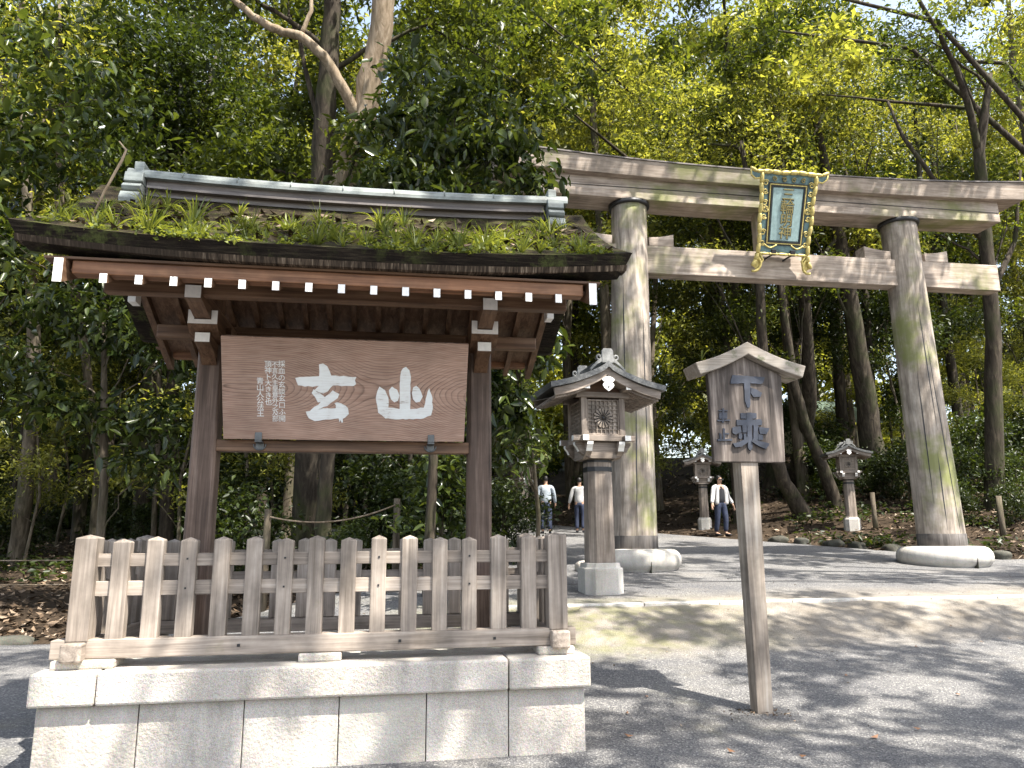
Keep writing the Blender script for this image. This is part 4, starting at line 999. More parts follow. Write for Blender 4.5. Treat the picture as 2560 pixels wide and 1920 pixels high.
# ------------------------------------------------------------------ foliage
def leaf_mesh(name, blobs, size, asp=.42, seed=1, droop=.35, six=False, flat=.55):
    """blobs: (cx,cy,cz, rx,ry,rz, clusters, leaves per cluster, cluster sigma)"""
    r = np.random.default_rng(seed); cs = []
    for cx, cy, cz, rx, ry, rz, nc, nl, sg in blobs:
        d = r.normal(size=(nc, 3)); d /= np.linalg.norm(d, axis=1)[:, None]
        rad = r.random(nc) ** .45
        c = d * rad[:, None] * np.array([rx, ry, rz]) + np.array([cx, cy, cz])
        p = np.repeat(c, nl, 0) + r.normal(size=(nc * nl, 3)) * np.array([sg, sg, sg * .6])
        cs.append(p)
    p = np.concatenate(cs); n = len(p)
    L = size * (0.5 + 1.0 * r.random(n) ** 1.3); W = L * asp * (.8 + .4 * r.random(n))
    th = r.random(n) * 2 * pi; ph = -droop + r.normal(size=n) * .45
    d = np.stack([np.cos(th) * np.cos(ph), np.sin(th) * np.cos(ph), np.sin(ph)], 1)
    up = np.array([0, 0, 1.]) + r.normal(size=(n, 3)) * flat
    rt = np.cross(d, up); rt /= np.linalg.norm(rt, axis=1)[:, None] + 1e-9
    nn = np.cross(rt, d)
    Lc, Wc = L[:, None], W[:, None]
    if six:
        vs = [p, p + d * Lc * .32 + rt * Wc * .5 + nn * Wc * .12, p + d * Lc * .70 + rt * Wc * .40 + nn * Wc * .10 - nn * Lc * .04, p + d * Lc - nn * Lc * .16, p + d * Lc * .70 - rt * Wc * .40 + nn * Wc * .10 - nn * Lc * .04, p + d * Lc * .32 - rt * Wc * .5 + nn * Wc * .12]
        tri = np.array([[0, 1, 2, 3], [0, 3, 4, 5]]); k = 6; fl = 4
    else:
        vs = [p, p + d * Lc * .42 + rt * Wc * .5 + nn * Wc * .15, p + d * Lc - nn * Lc * .1, p + d * Lc * .42 - rt * Wc * .5 + nn * Wc * .15]
        tri = np.array([[0, 1, 2], [0, 2, 3]]); k = 4; fl = 3
    V = np.stack(vs, 1).reshape(-1, 3)
    F = (np.arange(n)[:, None, None] * k + tri[None]).reshape(-1)
    me = bpy.data.meshes.new(name)
    me.vertices.add(len(V)); me.vertices.foreach_set('co', V.astype(np.float32).ravel())
    me.loops.add(len(F)); me.loops.foreach_set('vertex_index', F.astype(np.int32))
    nf = len(F) // fl; me.polygons.add(nf)
    me.polygons.foreach_set('loop_start', (np.arange(nf) * fl).astype(np.int32)); me.polygons.foreach_set('loop_total', np.full(nf, fl, np.int32))
    at = me.attributes.new('tint', 'FLOAT', 'FACE'); at.data.foreach_set('value', np.repeat(r.random(n), 2).astype(np.float32))
    me.update(calc_edges=True); return me
def meshobj(name, me, mat, parent=None):
    me.materials.append(mat); o = bpy.data.objects.new(name, me); COL.objects.link(o)
    if parent: o.parent = parent
    return o
def bez(a, b, bend, n=6):
    a, b = np.array(a, float), np.array(b, float); m = (a + b) / 2 + np.array(bend)
    return [tuple((1 - t) ** 2 * a + 2 * t * (1 - t) * m + t * t * b) for t in [k / n for k in range(n + 1)]]
def tree(name, label, path, radii, blobs, barkm, leafm, size, seed, limbs=(), autolimb=True, six=False, group=None, droop=.35, twigs=2, asp=.42):
    """path: world points of the trunk; limbs: list of (points, r0, r1); blobs in world coordinates"""
    rr = random.Random(seed); base = path[0]
    t = thing(name, label, 'tree', base, 0, group)
    dn = [(path[0][0], path[0][1], path[0][2] - .4)] + list(path)
    # smooth the trunk path
    pts = []; rad = []
    rds = [radii[0] * 1.35] + list(radii)
    for i in range(len(dn) - 1):
        for s in range(5):
            u = s / 5; a = [dn[i][j] + (dn[i + 1][j] - dn[i][j]) * u for j in range(3)]
            pts.append((a[0] + rr.uniform(-1, 1) * rds[i] * .08, a[1], a[2])); rad.append(rds[i] + (rds[i + 1] - rds[i]) * u)
    pts.append(dn[-1]); rad.append(rds[-1])
    mb = MB().tube(pts, rad, 14, wob=.05)
    tk = mb.build('trunk', barkm, t, base)
    for lp, a, b in limbs:
        q = []
        for i in range(len(lp) - 1):
            for s in range(4): q.append(tuple(lp[i][j] + (lp[i + 1][j] - lp[i][j]) * s / 4 + rr.uniform(-1, 1) * a * .12 for j in range(3)))
        q.append(lp[-1]); m = len(q)
        MB().tube(q, [a + (b - a) * i / (m - 1) for i in range(m)], 10, wob=.06).build('limb', barkm, t, base)
    if blobs:
        if autolimb:
            mb = MB()
            for bl in blobs:
                c = bl[:3]
                zs = [p for p in pts if p[2] < c[2] - .2] or [pts[len(pts) // 2]]
                s0 = zs[-1] if len(zs) < 3 else zs[-min(len(zs), rr.randint(1, max(1, len(zs) // 3)))]
                r0 = max(.012, radii[-1] * .7)
                b1 = bez(s0, c, (0, 0, .3 + .2 * rr.random()), 7)
                mb.tube([(x + rr.uniform(-.06, .06), y + rr.uniform(-.06, .06), z) for x, y, z in b1], [r0 * (1 - .75 * i / 7) for i in range(8)], 6)
                for k in range(twigs):
                    e = [c[j] + rr.uniform(-.85, .85) * bl[3 + j] for j in range(3)]
                    mb.tube(bez(b1[rr.randint(3, 6)], e, (0, 0, .15), 4), [r0 * .4 * (1 - .7 * i / 4) for i in range(5)], 4)
            mb.build('branches', barkm, t, base).name = 'limb'
        loc = [(b[0] - base[0], b[1] - base[1], b[2] - base[2]) + tuple(b[3:]) for b in blobs]
        meshobj('crown', leaf_mesh('crown', loc, size, asp, seed, droop, six), leafm, t)
    return t
G0 = lambda x, y: (x, y, g(x, y))
def bl(x, y, z, r, nc, nl=32, sg=.24, fz=.7): return (x, y, z, r, r, r * fz, nc, nl, sg)

# the forked tree behind the noticeboard
fb = [G0(-1.7, 16.4), (-1.64, 15.95, 3.1), (-1.6, 15.4, 5.75), (-1.56, 14.9, 8.5), (-1.48, 14.5, 10.5), (-1.42, 14.2, 12.6), (-1.3, 14.1, 15.0)]
tree('forked_tree', 'big forked tree with pale upper trunk and long crooked branch above the noticeboard roof', fb, [.30, .26, .25, .23, .21, .17, .1],
     [bl(-.75, 13.6, 8.9, .55, 16, 24), bl(-1.25, 13.9, 7.7, .6, 18, 24), bl(-.3, 13.5, 8.1, .6, 18, 24), bl(-2.6, 14.6, 13.2, 1.6, 60), bl(-.2, 14.8, 14.2, 1.8, 70), bl(1.4, 14.6, 12.6, 1.5, 60), bl(-4.2, 14.2, 12.6, 1.2, 40), bl(.6, 15.2, 10.6, 1.3, 45), bl(-3.0, 15.8, 9.2, 1.3, 50), bl(-.4, 16, 8.0, 1.2, 40), bl(1.9, 15.2, 9.4, 1.2, 40), bl(-1.9, 15.9, 10.9, .9, 30)],
     M['bark_dark'], M['leaf_mid'], .19, 21,
     limbs=[([(-1.6, 15.4, 5.75), (-1.45, 14.8, 6.9), (-1.11, 14.32, 8.14), (-.69, 13.95, 9.59), (-.54, 13.73, 10.58), (-.36, 13.46, 11.76), (-.2, 13.2, 13.2), (.1, 13.2, 15)], .30, .19),
            ([(-.75, 13.95, 9.5), (-1.1, 13.65, 10.09), (-1.47, 13.55, 10.67), (-1.93, 13.55, 11.05), (-2.38, 13.6, 11.16), (-2.87, 13.63, 11.43), (-3.29, 13.62, 11.8), (-3.6, 13.56, 12.3)], .125, .05),
            ([(-1.93, 13.55, 11.05), (-1.75, 13.5, 11.6), (-1.8, 13.5, 12.4)], .05, .03)])
for o in [c for c in COL.objects if c.name.startswith('limb')][:3]: o.data.materials[0] = M['bark_pale']
tree('slender_tree', 'slim grey trunk rising behind the fence, seen under the noticeboard', [G0(-1.12, 13.6), (-1.10, 13.5, 2.0), (-1.06, 13.33, 2.9), (-1.12, 13.04, 4.4), (-1.0, 13.0, 6)], [.17, .13, .12, .11, .06],
     [bl(-1.0, 13.3, 6.4, .9, 24)], M['bark_dark'], M['leaf_dark'], .17, 22, twigs=0)
# glossy broadleaf tree reaching over the torii beam and the shelter ridge
gb = [bl(.67, 10.1, 7.1, .62, 26, 16, .17), bl(-.05, 10.2, 7.4, .45, 16, 16, .17), bl(1.45, 10.0, 6.9, .55, 24, 16, .16), bl(1.95, 9.95, 6.45, .36, 14, 14, .14), bl(-.15, 10.35, 6.5, .42, 18, 16, .16), bl(.55, 10.2, 6.35, .5, 24, 16, .17), bl(.95, 9.95, 7.75, .5, 18, 14, .18), bl(1.15, 10.1, 6.1, .45, 18, 14, .16), bl(.3, 10.2, 8.2, .5, 14, 14, .18), bl(1.7, 10.2, 7.5, .4, 10, 14, .18)]
tree('broadleaf_tree', 'glossy broadleaf tree with sunlit drooping leaves above the shelter ridge', [G0(.55, 10.6), (.6, 10.5, 2.5), (.5, 10.5, 4.6), (.6, 10.3, 6.2), (.7, 10.2, 7.6)], [.075, .065, .055, .045, .02],
     gb, M['bark_dark'], M['leaf_gloss'], .185, 23, six=True, droop=.55)
gb = [bl(1.69, 8.95, 3.7, .33, 20, 13, .13), bl(1.27, 8.9, 4.0, .36, 20, 13, .13), bl(1.45, 9.1, 2.95, .36, 22, 13, .13), bl(1.2, 9.1, 3.35, .33, 18, 13, .13), bl(1.62, 8.8, 4.05, .27, 12, 13, .12), bl(1.0, 9.2, 2.7, .3, 14, 13, .12), bl(1.55, 9.1, 2.4, .28, 12, 12, .12), bl(1.75, 8.9, 4.5, .3, 12, 12, .13)]
tree('sapling', 'leafy sapling between the noticeboard and the lantern, overlapping the lantern eave', [G0(1.95, 10.1), (1.98, 10.0, 1.7), (1.85, 9.7, 2.5), (1.6, 9.3, 3.2), (1.5, 9.0, 4.2)], [.035, .03, .026, .022, .012],
     gb, M['bark_mid'], M['leaf_gloss'], .155, 24, six=True, droop=.5)
gb = [bl(.8, 11.15, 2.0, .42, 26, 13, .14), bl(.42, 11.25, 1.7, .36, 18, 13, .13), bl(.82, 11.1, 2.5, .36, 20, 13, .13), bl(1.15, 11.3, 1.5, .4, 16, 13, .14)]
tree('shrub_tree', 'bright leaved bush seen through the gap under the inscribed board', [G0(.75, 11.4), (.78, 11.3, 1.3), (.8, 11.2, 2.0)], [.03, .022, .01], gb, M['bark_mid'], M['leaf_gloss'], .15, 25, six=True, droop=.4)
# left side thicket of mid height broadleaf trees
gb = [bl(-4.37, 12.6, 4.8, .8, 40, 14, .2), bl(-5.5, 12.7, 5.2, .75, 34, 14, .2), bl(-3.4, 12.5, 4.45, .6, 30, 14, .18), bl(-5.1, 13, 3.4, .75, 34, 14, .2), bl(-3.7, 12.8, 3.35, .6, 28, 14, .18), bl(-5.9, 12.9, 4.1, .7, 30, 14, .2), bl(-3.3, 12.4, 5.4, .6, 26, 14, .18), bl(-4.6, 12.6, 5.9, .7, 28, 14, .2), bl(-6.6, 12.9, 6.2, .8, 30, 14, .2), bl(-3.9, 13, 2.6, .5, 16, 13, .18)]
tree('broadleaf_tree', 'dense dark leaved young tree filling the left side below the roof eave', [G0(-4.6, 13.4), (-4.6, 13.3, 2.2), (-4.7, 13.1, 4.0), (-4.8, 12.9, 5.8)], [.075, .065, .05, .02], gb, M['bark_mid'], M['leaf_gloss'], .18, 26, six=True, droop=.5)
gb = [bl(-7.6, 13.8, 7.6, 1.1, 44, 15, .24), bl(-6.2, 13.6, 8.4, 1.0, 40, 15, .24), bl(-8.4, 13.5, 9.2, 1.1, 40, 15, .24), bl(-7.0, 13.4, 6.4, .8, 26, 15, .22), bl(-6.9, 13.8, 10.0, 1.1, 36, 15, .24), bl(-5.4, 14, 9.6, .9, 30, 15, .24)]
tree('broadleaf_tree', 'broadleaf tree at the upper left edge with large drooping leaves', [G0(-8.6, 14.6), (-8.4, 14.5, 3.2), (-8.0, 14.2, 6), (-7.4, 13.9, 8.6)], [.11, .10, .075, .03], gb, M['bark_mid'], M['leaf_gloss'], .21, 27, six=True, droop=.5)
# individual trunks one can tell apart
tree('tall_tree', 'dark mossy trunk at the far left with a sunlit foot', [G0(-8.22, 18.9), (-8.08, 18.6, 2.6), (-7.96, 18.2, 4.7), (-8.05, 17.8, 6.7), (-8.22, 17.4, 8.8), (-8.4, 17, 11)], [.19, .16, .145, .13, .11, .06],
     [bl(-8.6, 17.8, 11.5, 1.5, 50), bl(-7.4, 18, 12.6, 1.3, 40), bl(-9.4, 18, 9.4, 1.2, 36), bl(-9.6, 18.8, 6.0, 1.0, 30)], M['bark_mid'], M['leaf_bright'], .19, 31)
tree('slender_tree', 'thin leaning trunk with a sunlit kink left of the roof ridge', [G0(-6.9, 19.6), (-6.89, 19.4, 3.2), (-7.38, 18.8, 6.5), (-7.97, 18.3, 9.3), (-7.96, 17.8, 11.9), (-8.1, 17.4, 14)], [.10, .09, .10, .11, .08, .03],
     [bl(-7.2, 18, 13.4, 1.4, 46), bl(-9.0, 18.2, 13.6, 1.2, 36), bl(-6.3, 18.6, 11.4, 1.1, 30), bl(-5.4, 19, 9.2, 1.0, 26)], M['bark_mid'], M['leaf_dark'], .19, 32)
tree('slender_tree', 'very thin straight trunk just left of the left noticeboard post', [G0(-5.77, 20.4), (-5.77, 19.9, 4.7), (-5.91, 19.3, 7.9), (-6.15, 18.4, 12.4)], [.07, .065, .06, .03],
     [bl(-5.6, 18.8, 12.6, 1.4, 46), bl(-4.6, 19.2, 11.2, 1.2, 36), bl(-6.6, 19.4, 7.0, .9, 24), bl(-4.9, 19.6, 7.6, 1.0, 28)], M['bark_mid'], M['leaf_dark'], .19, 33)
tree('tall_tree', 'thick dark ivy clad trunk leaning behind the small pale lantern', [G0(15.7, 22.0), (15.2, 21.8, 4.2), (14.9, 21.45, 6.0), (14.5, 21.1, 8.2), (13.8, 20.5, 11.6), (13.1, 20, 14.5)], [.52, .36, .30, .26, .2, .1],
     [bl(13.2, 20, 15.2, 2.0, 80), bl(11.6, 19.6, 14.0, 1.7, 64), bl(15.2, 20, 14.4, 1.8, 70), bl(14.6, 20.6, 11.4, 1.3, 44), bl(12.4, 20.2, 11.8, 1.3, 44), bl(16.4, 21, 10.8, 1.3, 40)], M['bark_dark'], M['leaf_bright'], .14, 34)
tree('tall_tree', 'dark trunk leaning right, just behind the tall notice post', [G0(11.95, 20.6), (11.31, 20.4, 2.9), (10.89, 20.2, 4.0), (10.64, 19.9, 6.1), (10.42, 19.2, 9.4), (9.8, 18.6, 12.6)], [.27, .19, .17, .15, .12, .06],
     [bl(9.6, 18.9, 13.2, 1.7, 70), bl(8.2, 19.2, 12.2, 1.5, 54), bl(10.8, 19, 11.8, 1.4, 50), bl(7.4, 19.4, 14.2, 1.5, 54), bl(9.0, 19.8, 9.4, 1.1, 36)], M['bark_dark'], M['leaf_bright'], .14, 35)
tree('tall_tree', 'slanting dark trunk between the notice board and the small pale lantern', [G0(13.3, 21.0), (12.78, 20.8, 3.5), (12.28, 20.6, 4.5), (11.88, 20.4, 5.8), (11.47, 20, 8.3), (11.2, 19.8, 12)], [.20, .17, .15, .13, .10, .05],
     [bl(11.4, 20, 12.6, 1.5, 54), bl(12.6, 20.4, 9.2, 1.2, 40), bl(10.6, 20.4, 8.0, 1.0, 30)], M['bark_dark'], M['leaf_mid'], .14, 36)
tree('tall_tree', 'bare limbed tree at the right edge arching over the torii beam end', [G0(15.6, 17.6), (15.7, 17, 6.5), (15.3, 16.2, 11.4), (15.6, 15.8, 13.5)], [.24, .19, .14, .06],
     [bl(14.6, 16.2, 14.6, 1.4, 34, 22), bl(16.6, 16.6, 13.8, 1.5, 36, 22), bl(13.2, 15.6, 14.4, 1.1, 24, 22), bl(16.8, 17, 10.2, 1.1, 26, 22), bl(14.2, 17.4, 9.6, 1.0, 22, 22)], M['bark_dark'], M['leaf_mid'], .14, 37,
     limbs=[([(15.3, 16.2, 11.4), (14.9, 15.9, 12.6), (14.4, 15.6, 13.4), (13.6, 15.2, 14.2), (12.8, 15, 15.4)], .10, .04), ([(15.5, 16.6, 9.0), (14.4, 16.6, 10.4), (13.6, 16.8, 12.0), (13.4, 17, 13.2)], .09, .03), ([(15.6, 16.8, 7.6), (16.6, 16.8, 9.2), (16.9, 16.6, 11.2)], .09, .03)])
tree('tall_tree', 'dark spreading tree whose crooked boughs show above the plaque', [G0(13.75, 24.2), (13.3, 22, 5.5), (12.6, 20.6, 9.2), (11.9, 19.6, 11.0), (11.25, 19, 12.2)], [.28, .22, .17, .13, .08],
     [bl(9.8, 19.4, 13.8, 1.4, 36), bl(12.6, 20, 14.2, 1.6, 44), bl(11.2, 19.6, 16, 1.6, 46), bl(13.8, 21, 12.6, 1.3, 34)], M['bark_dark'], M['leaf_mid'], .14, 38,
     limbs=[([(11.6, 19.3, 11.6), (10.9, 18.9, 12.2), (10.3, 18.85, 12.3), (9.7, 18.9, 12.6), (9.0, 18.9, 12.6)], .11, .03), ([(12.2, 20, 10.3), (12.8, 19.9, 11.8), (12.7, 19.8, 13.4), (13.3, 19.6, 14.6)], .09, .03), ([(12.6, 20.6, 9.2), (13.8, 20.6, 10.6), (14.4, 20.4, 12.6)], .08, .03)])

# prototypes for the forest: copied, turned and scaled
def forest_proto(name, label, h, z0, rad, n, barkm, leafm, seed, size, grp, tr=.13):
    rr = random.Random(seed); bls = []
    for i in range(n):
        u = (i + .5) / n; z = z0 + (h - z0) * u; R = rad * (.55 + .6 * sin(pi * min(1, u * .9 + .12)))
        a = rr.uniform(0, 6.28); d = R * rr.random() ** .6
        bls.append(bl(d * cos(a), d * sin(a), z, rr.uniform(.75, 1.25) * rad * .38, int(24 * rad / 2.4 + 5), 34, .26))
    p = [(0, 0, 0), (rr.uniform(-.2, .2), rr.uniform(-.2, .2), h * .33), (rr.uniform(-.4, .4), rr.uniform(-.4, .4), h * .66), (rr.uniform(-.4, .4), rr.uniform(-.4, .4), h * .93)]
    return tree(name, label, p, [tr, tr * .8, tr * .55, tr * .2], bls, barkm, leafm, size, seed, twigs=1, group=grp)
GA, GB, GC, GD = 'tall evergreen trees of the wood behind the shrine gate', 'lighter green trees of the wood behind the shrine gate', 'thin understorey trees deep in the wood', 'leafy bushes on the forest floor'
protos = [
    (forest_proto('forest_tree', 'tall dark evergreen standing in the wood behind the gate', 15, 5.0, 2.7, 15, M['bark_dark'], M['leaf_dark'], 51, .165, GA, .17), 'A'),
    (forest_proto('forest_tree', 'tall dark evergreen standing in the wood behind the gate', 13, 3.6, 2.3, 14, M['bark_dark'], M['leaf_mid'], 52, .155, GA, .14), 'A'),
    (forest_proto('forest_tree', 'lighter yellow green tree standing in the wood behind the gate', 15, 5.4, 2.6, 14, M['bark_mid'], M['leaf_bright'], 53, .15, GB, .15), 'B'),
    (forest_proto('understorey_tree', 'thin understorey tree deep in the shaded wood', 7, 1.8, 1.5, 9, M['bark_mid'], M['leaf_dark'], 54, .135, GC, .055), 'C'),
    (forest_proto('understorey_tree', 'thin understorey tree deep in the shaded wood', 6, 1.2, 1.3, 8, M['bark_mid'], M['leaf_bright'], 55, .13, GC, .045), 'C'),
    (forest_proto('bush', 'low leafy bush growing among the litter on the forest floor', 2.0, .3, .95, 7, M['bark_mid'], M['leaf_dark'], 56, .14, GD, .03), 'D')]
for p, k in protos:
    if k == 'D': p['category'] = 'bush'
rr = random.Random(5)
used = [0] * len(protos)
def put(k, x, y, s, z=None):
    p = protos[k][0]; o = p if not used[k] else copy_tree(p); used[k] = 1
    o.location = (x, y, (g(x, y) if z is None else z) - .05); o.rotation_euler = (0, 0, rr.uniform(0, 6.28)); o.scale = (s, s, s * rr.uniform(.9, 1.12)); return o
def onpath(x, y, m=1.2): return y < 34 and pl(y) - m < x < pr(y) + m
placed = []
def ok(x, y, d):
    if y < 20.5 and .5 < x / y < .98: return False   # open leafy slope beside the right leg
    return not onpath(x, y) and all((x - a) ** 2 + (y - b) ** 2 > d * d for a, b in placed)
def scatter(kinds, n, y0, y1, d, sc, side=(-.72, 1.08)):
    c = 0; tries = 0
    while c < n and tries < 6000:
        tries += 1; y = rr.uniform(y0, y1); x = rr.uniform(side[0] * y - 2, side[1] * y + 2)
        if ok(x, y, d): placed.append((x, y)); put(rr.choice(kinds), x, y, rr.uniform(*sc)); c += 1
scatter([0, 1, 2, 2], 21, 18.5, 30, 2.6, (.95, 1.4))
scatter([0, 2, 2], 34, 30, 46, 3.0, (1.3, 1.75))
scatter([3, 4, 4], 22, 17, 32, 1.7, (.8, 1.25))
scatter([3, 4], 16, 32, 44, 2.0, (1.0, 1.4))
scatter([5, 5], 22, 17.5, 30, 1.2, (.6, 1.1), (-.4, 1.0))
for x, y, s in ((-2.6, 14.4, .9), (-.2, 15.2, 1.0), (.4, 14.2, .8), (1.6, 15.6, .8), (-.4, 13.2, .55), (2.2, 14.6, .7), (13.9, 17.0, .5), (14.8, 16.2, .45)): put(5, x, y, s)
for k, x, y, s in ((5, 15.4, 18.6, .8), (5, 16.9, 19.6, 1.0), (5, 14.9, 19.9, .8), (5, 13.9, 22.4, .9), (5, 10.4, 22.8, .8), (5, 16.2, 17.4, .7), (3, 17.0, 22.6, 1.0), (3, 19.0, 24.2, 1.1), (4, 20.6, 26.0, 1.2), (3, 14.6, 24.6, 1.0), (4, 22.5, 27.5, 1.3), (3, -1.2, 20.5, 1.2), (3, -.6, 22.5, 1.3), (3, -2.9, 17.2, 1.0), (3, .6, 17, 1.0), (4, -4.6, 18.2, 1.1), (3, 1.9, 18.2, .95), (1, -3.6, 19.4, .95), (1, .9, 19.8, 1.0), (0, 3.0, 24.6, 1.0), (1, 1.8, 22, .95), (2, 5.6, 31.0, 1.1), (0, 2.4, 29.5, 1.35), (2, 4.6, 27.5, 1.75), (1, 8.0, 32, 1.9), (2, 11, 33, 1.8), (2, 7.4, 24.4, 1.5), (0, 1.0, 31, 1.8), (2, -3.4, 27, 1.6), (1, 14.5, 31, 1.75), (0, -7.5, 25, 1.45), (1, -4.8, 30, 1.75), (1, -10, 27, 1.5), (2, 20, 30, 1.6), (2, 16.5, 28, 1.5)): put(k, x, y, s)
# unseen trees added to dapple the light, then two overhanging the gate
def shade_tree(label, x, y, crown, seed, leafm='leaf_mid', nl=7, top=11):
    q = random.Random(seed); cx = sum(c[0] for c in crown) / len(crown); cy = sum(c[1] for c in crown) / len(crown)
    fork = (x + (cx - x) * .18, y + (cy - y) * .18, top * .72)
    limbs = []
    for c in q.sample(crown, nl):
        m = [(fork[j] + c[j]) / 2 + q.uniform(-.5, .5) for j in range(3)]; m[2] = max(m[2], c[2] - 1.2)
        limbs.append(([fork, tuple(m), c[:3]], .10, .02))
    tree('shade_tree', label, [G0(x, y), (x + .2, y, 4), fork, (x + (cx - x) * .3, y + (cy - y) * .3, top)], [.32, .26, .2, .1], crown, M['bark_dark'], M[leafm], .25, seed, limbs=limbs, autolimb=False)
def canopy(x0, x1, y0, y1, z0, z1, p, seed, st=1.25, nl=18, nc=13):
    q = random.Random(seed); out = []; y = y0
    while y < y1:
        x = x0
        while x < x1:
            if q.random() < p:
                r_ = q.uniform(.55, .95); out.append((x + q.uniform(-.3, .3), y + q.uniform(-.3, .3), q.uniform(z0, z1), r_, r_, r_ * .5, int(nc * r_ * 1.3), nl, .17))
            x += st
        y += st
    return out
shade_tree('unseen tree added on the right, its boughs gapped to dapple the torii', 19.5, 5.0, canopy(5.5, 17.5, 3.2, 13, 13.0, 15.0, .60, 61), 61)
shade_tree('unseen tree added behind the camera, its boughs gapped to dapple the noticeboard', 3.0, -7.5, canopy(-3, 5.2, -4, 3.2, 12.0, 13.6, .88, 67), 62)
shade_tree('unseen tree added behind and right of the camera to dapple the gravel', 12.5, -5.5, canopy(5.3, 13, -3.5, 3.1, 12.0, 13.8, .78, 63), 63)
shade_tree('unseen tree added on the left to shade the forest edge', -11, 2.0, canopy(-10, 1.5, 3.5, 11.8, 13.5, 15.5, .42, 64) + canopy(1.6, 5.4, 5.0, 11.8, 13.9, 15.5, .8, 68), 64)
shade_tree('leaning tree right of the torii with boughs hanging over the beam', 21, 15, canopy(8.5, 16, 14.5, 18.5, 13.4, 16.5, .32, 65, 1.3), 65, 'leaf_bright', 4)
shade_tree('tall tree beyond the torii spreading over the path', 13.6, 25.5, canopy(1.0, 12, 17.5, 26, 14, 20, .75, 66, 1.3), 66, 'leaf_mid', 7, 15)
# far wood closing the view
fw = [(rr.uniform(-48, 76), rr.uniform(52, 64), rr.uniform(1, 19), 2.6, 2.0, 2.0, 16, 22, .7) for _ in range(330)]
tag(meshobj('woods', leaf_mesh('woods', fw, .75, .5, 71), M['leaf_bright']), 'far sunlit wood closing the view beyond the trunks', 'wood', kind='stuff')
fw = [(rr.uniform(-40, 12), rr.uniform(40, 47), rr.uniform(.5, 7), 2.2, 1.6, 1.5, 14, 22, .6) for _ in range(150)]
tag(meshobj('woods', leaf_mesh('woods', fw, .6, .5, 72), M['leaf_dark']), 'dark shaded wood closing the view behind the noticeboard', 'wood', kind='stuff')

# ------------------------------------------------------------------ ground cover and litter
def flat_leaves(name, pts, size, seed, mat, up=.25):
    r = np.random.default_rng(seed); n = len(pts); p = np.array(pts, float)
    th = r.random(n) * 2 * pi; L = size * (.6 + .8 * r.random(n)); W = L * .5
    nz = np.stack([r.normal(size=n) * up, r.normal(size=n) * up, np.ones(n)], 1); nz /= np.linalg.norm(nz, axis=1)[:, None]
    d = np.stack([np.cos(th), np.sin(th), np.zeros(n)], 1); d -= nz * (d * nz).sum(1)[:, None]; rt = np.cross(nz, d)
    Lc, Wc = L[:, None], W[:, None]; cu = (r.random(n) * .25)[:, None] * Lc
    vs = [p - d * Lc * .5 + nz * cu, p + rt * Wc * .5 + nz * cu * .3, p + d * Lc * .5 + nz * cu, p - rt * Wc * .5 + nz * cu * .3]
    V = np.stack(vs, 1).reshape(-1, 3); F = (np.arange(n)[:, None, None] * 4 + np.array([[0, 1, 2], [0, 2, 3]])[None]).reshape(-1)
    me = bpy.data.meshes.new(name); me.vertices.add(len(V)); me.vertices.foreach_set('co', V.astype(np.float32).ravel())
    me.loops.add(len(F)); me.loops.foreach_set('vertex_index', F.astype(np.int32)); nf = len(F) // 3; me.polygons.add(nf)
    me.polygons.foreach_set('loop_start', (np.arange(nf) * 3).astype(np.int32)); me.polygons.foreach_set('loop_total', np.full(nf, 3, np.int32))
    at = me.attributes.new('tint', 'FLOAT', 'FACE'); at.data.foreach_set('value', np.repeat(r.random(n), 2).astype(np.float32))
    me.update(calc_edges=True); return meshobj(name, me, mat)
pts = []
while len(pts) < 17000:
    y = 11.6 + 20 * rr.random() ** 1.6; x = rr.uniform(-.75 * y - 1, 1.05 * y + 2)
    if pl(y) < x < pr(y) + .1 and y > 11.45: continue
    pts.append((x, y, g(x, y) + rr.uniform(.01, .05)))
tag(flat_leaves('leaf_litter', pts, .13, 3, M['deadleaf'], .45), 'brown fallen leaves covering the forest floor', 'leaf litter', kind='stuff')
gc = []
for _ in range(150):
    y = 14 + 14 * rr.random(); x = rr.uniform(-.7 * y, 1.05 * y)
    if onpath(x, y, .5): continue
    gc.append((x, y, g(x, y) + .12, .5, .5, .12, 10, 9, .16))
tag(meshobj('undergrowth', leaf_mesh('undergrowth', gc, .15, .45, 77, .1), M['leaf_dark']), 'low green undergrowth among the leaf litter', 'undergrowth', kind='stuff')
pts = []
for _ in range(420):
    x = rr.uniform(RX0 + .1, RX1 - .1); t = rr.random() ** .7; y = 4.78 + t * 1.1; pts.append((x, y, rz_top(y, x) + .012))
tag(flat_leaves('roof_litter', pts, .085, 8, M['deadleaf'], .5), 'dead leaves lying on the mossy bark roof', 'leaf litter', kind='stuff')
pts = []
for _ in range(110):
    x = rr.uniform(RX0 + .05, RX1 - .05); t = rr.random() ** 1.5; y = 4.76 + t * .9; pts.append((x, y, rz_top(y, x), .09, .06, .012, 14, 4, .02))
tag(meshobj('roof_moss', leaf_mesh('roof_moss', pts, .03, .8, 9, -.2), M['leaf_grass']), 'low moss cushions growing over the bark roof', 'moss', kind='stuff')
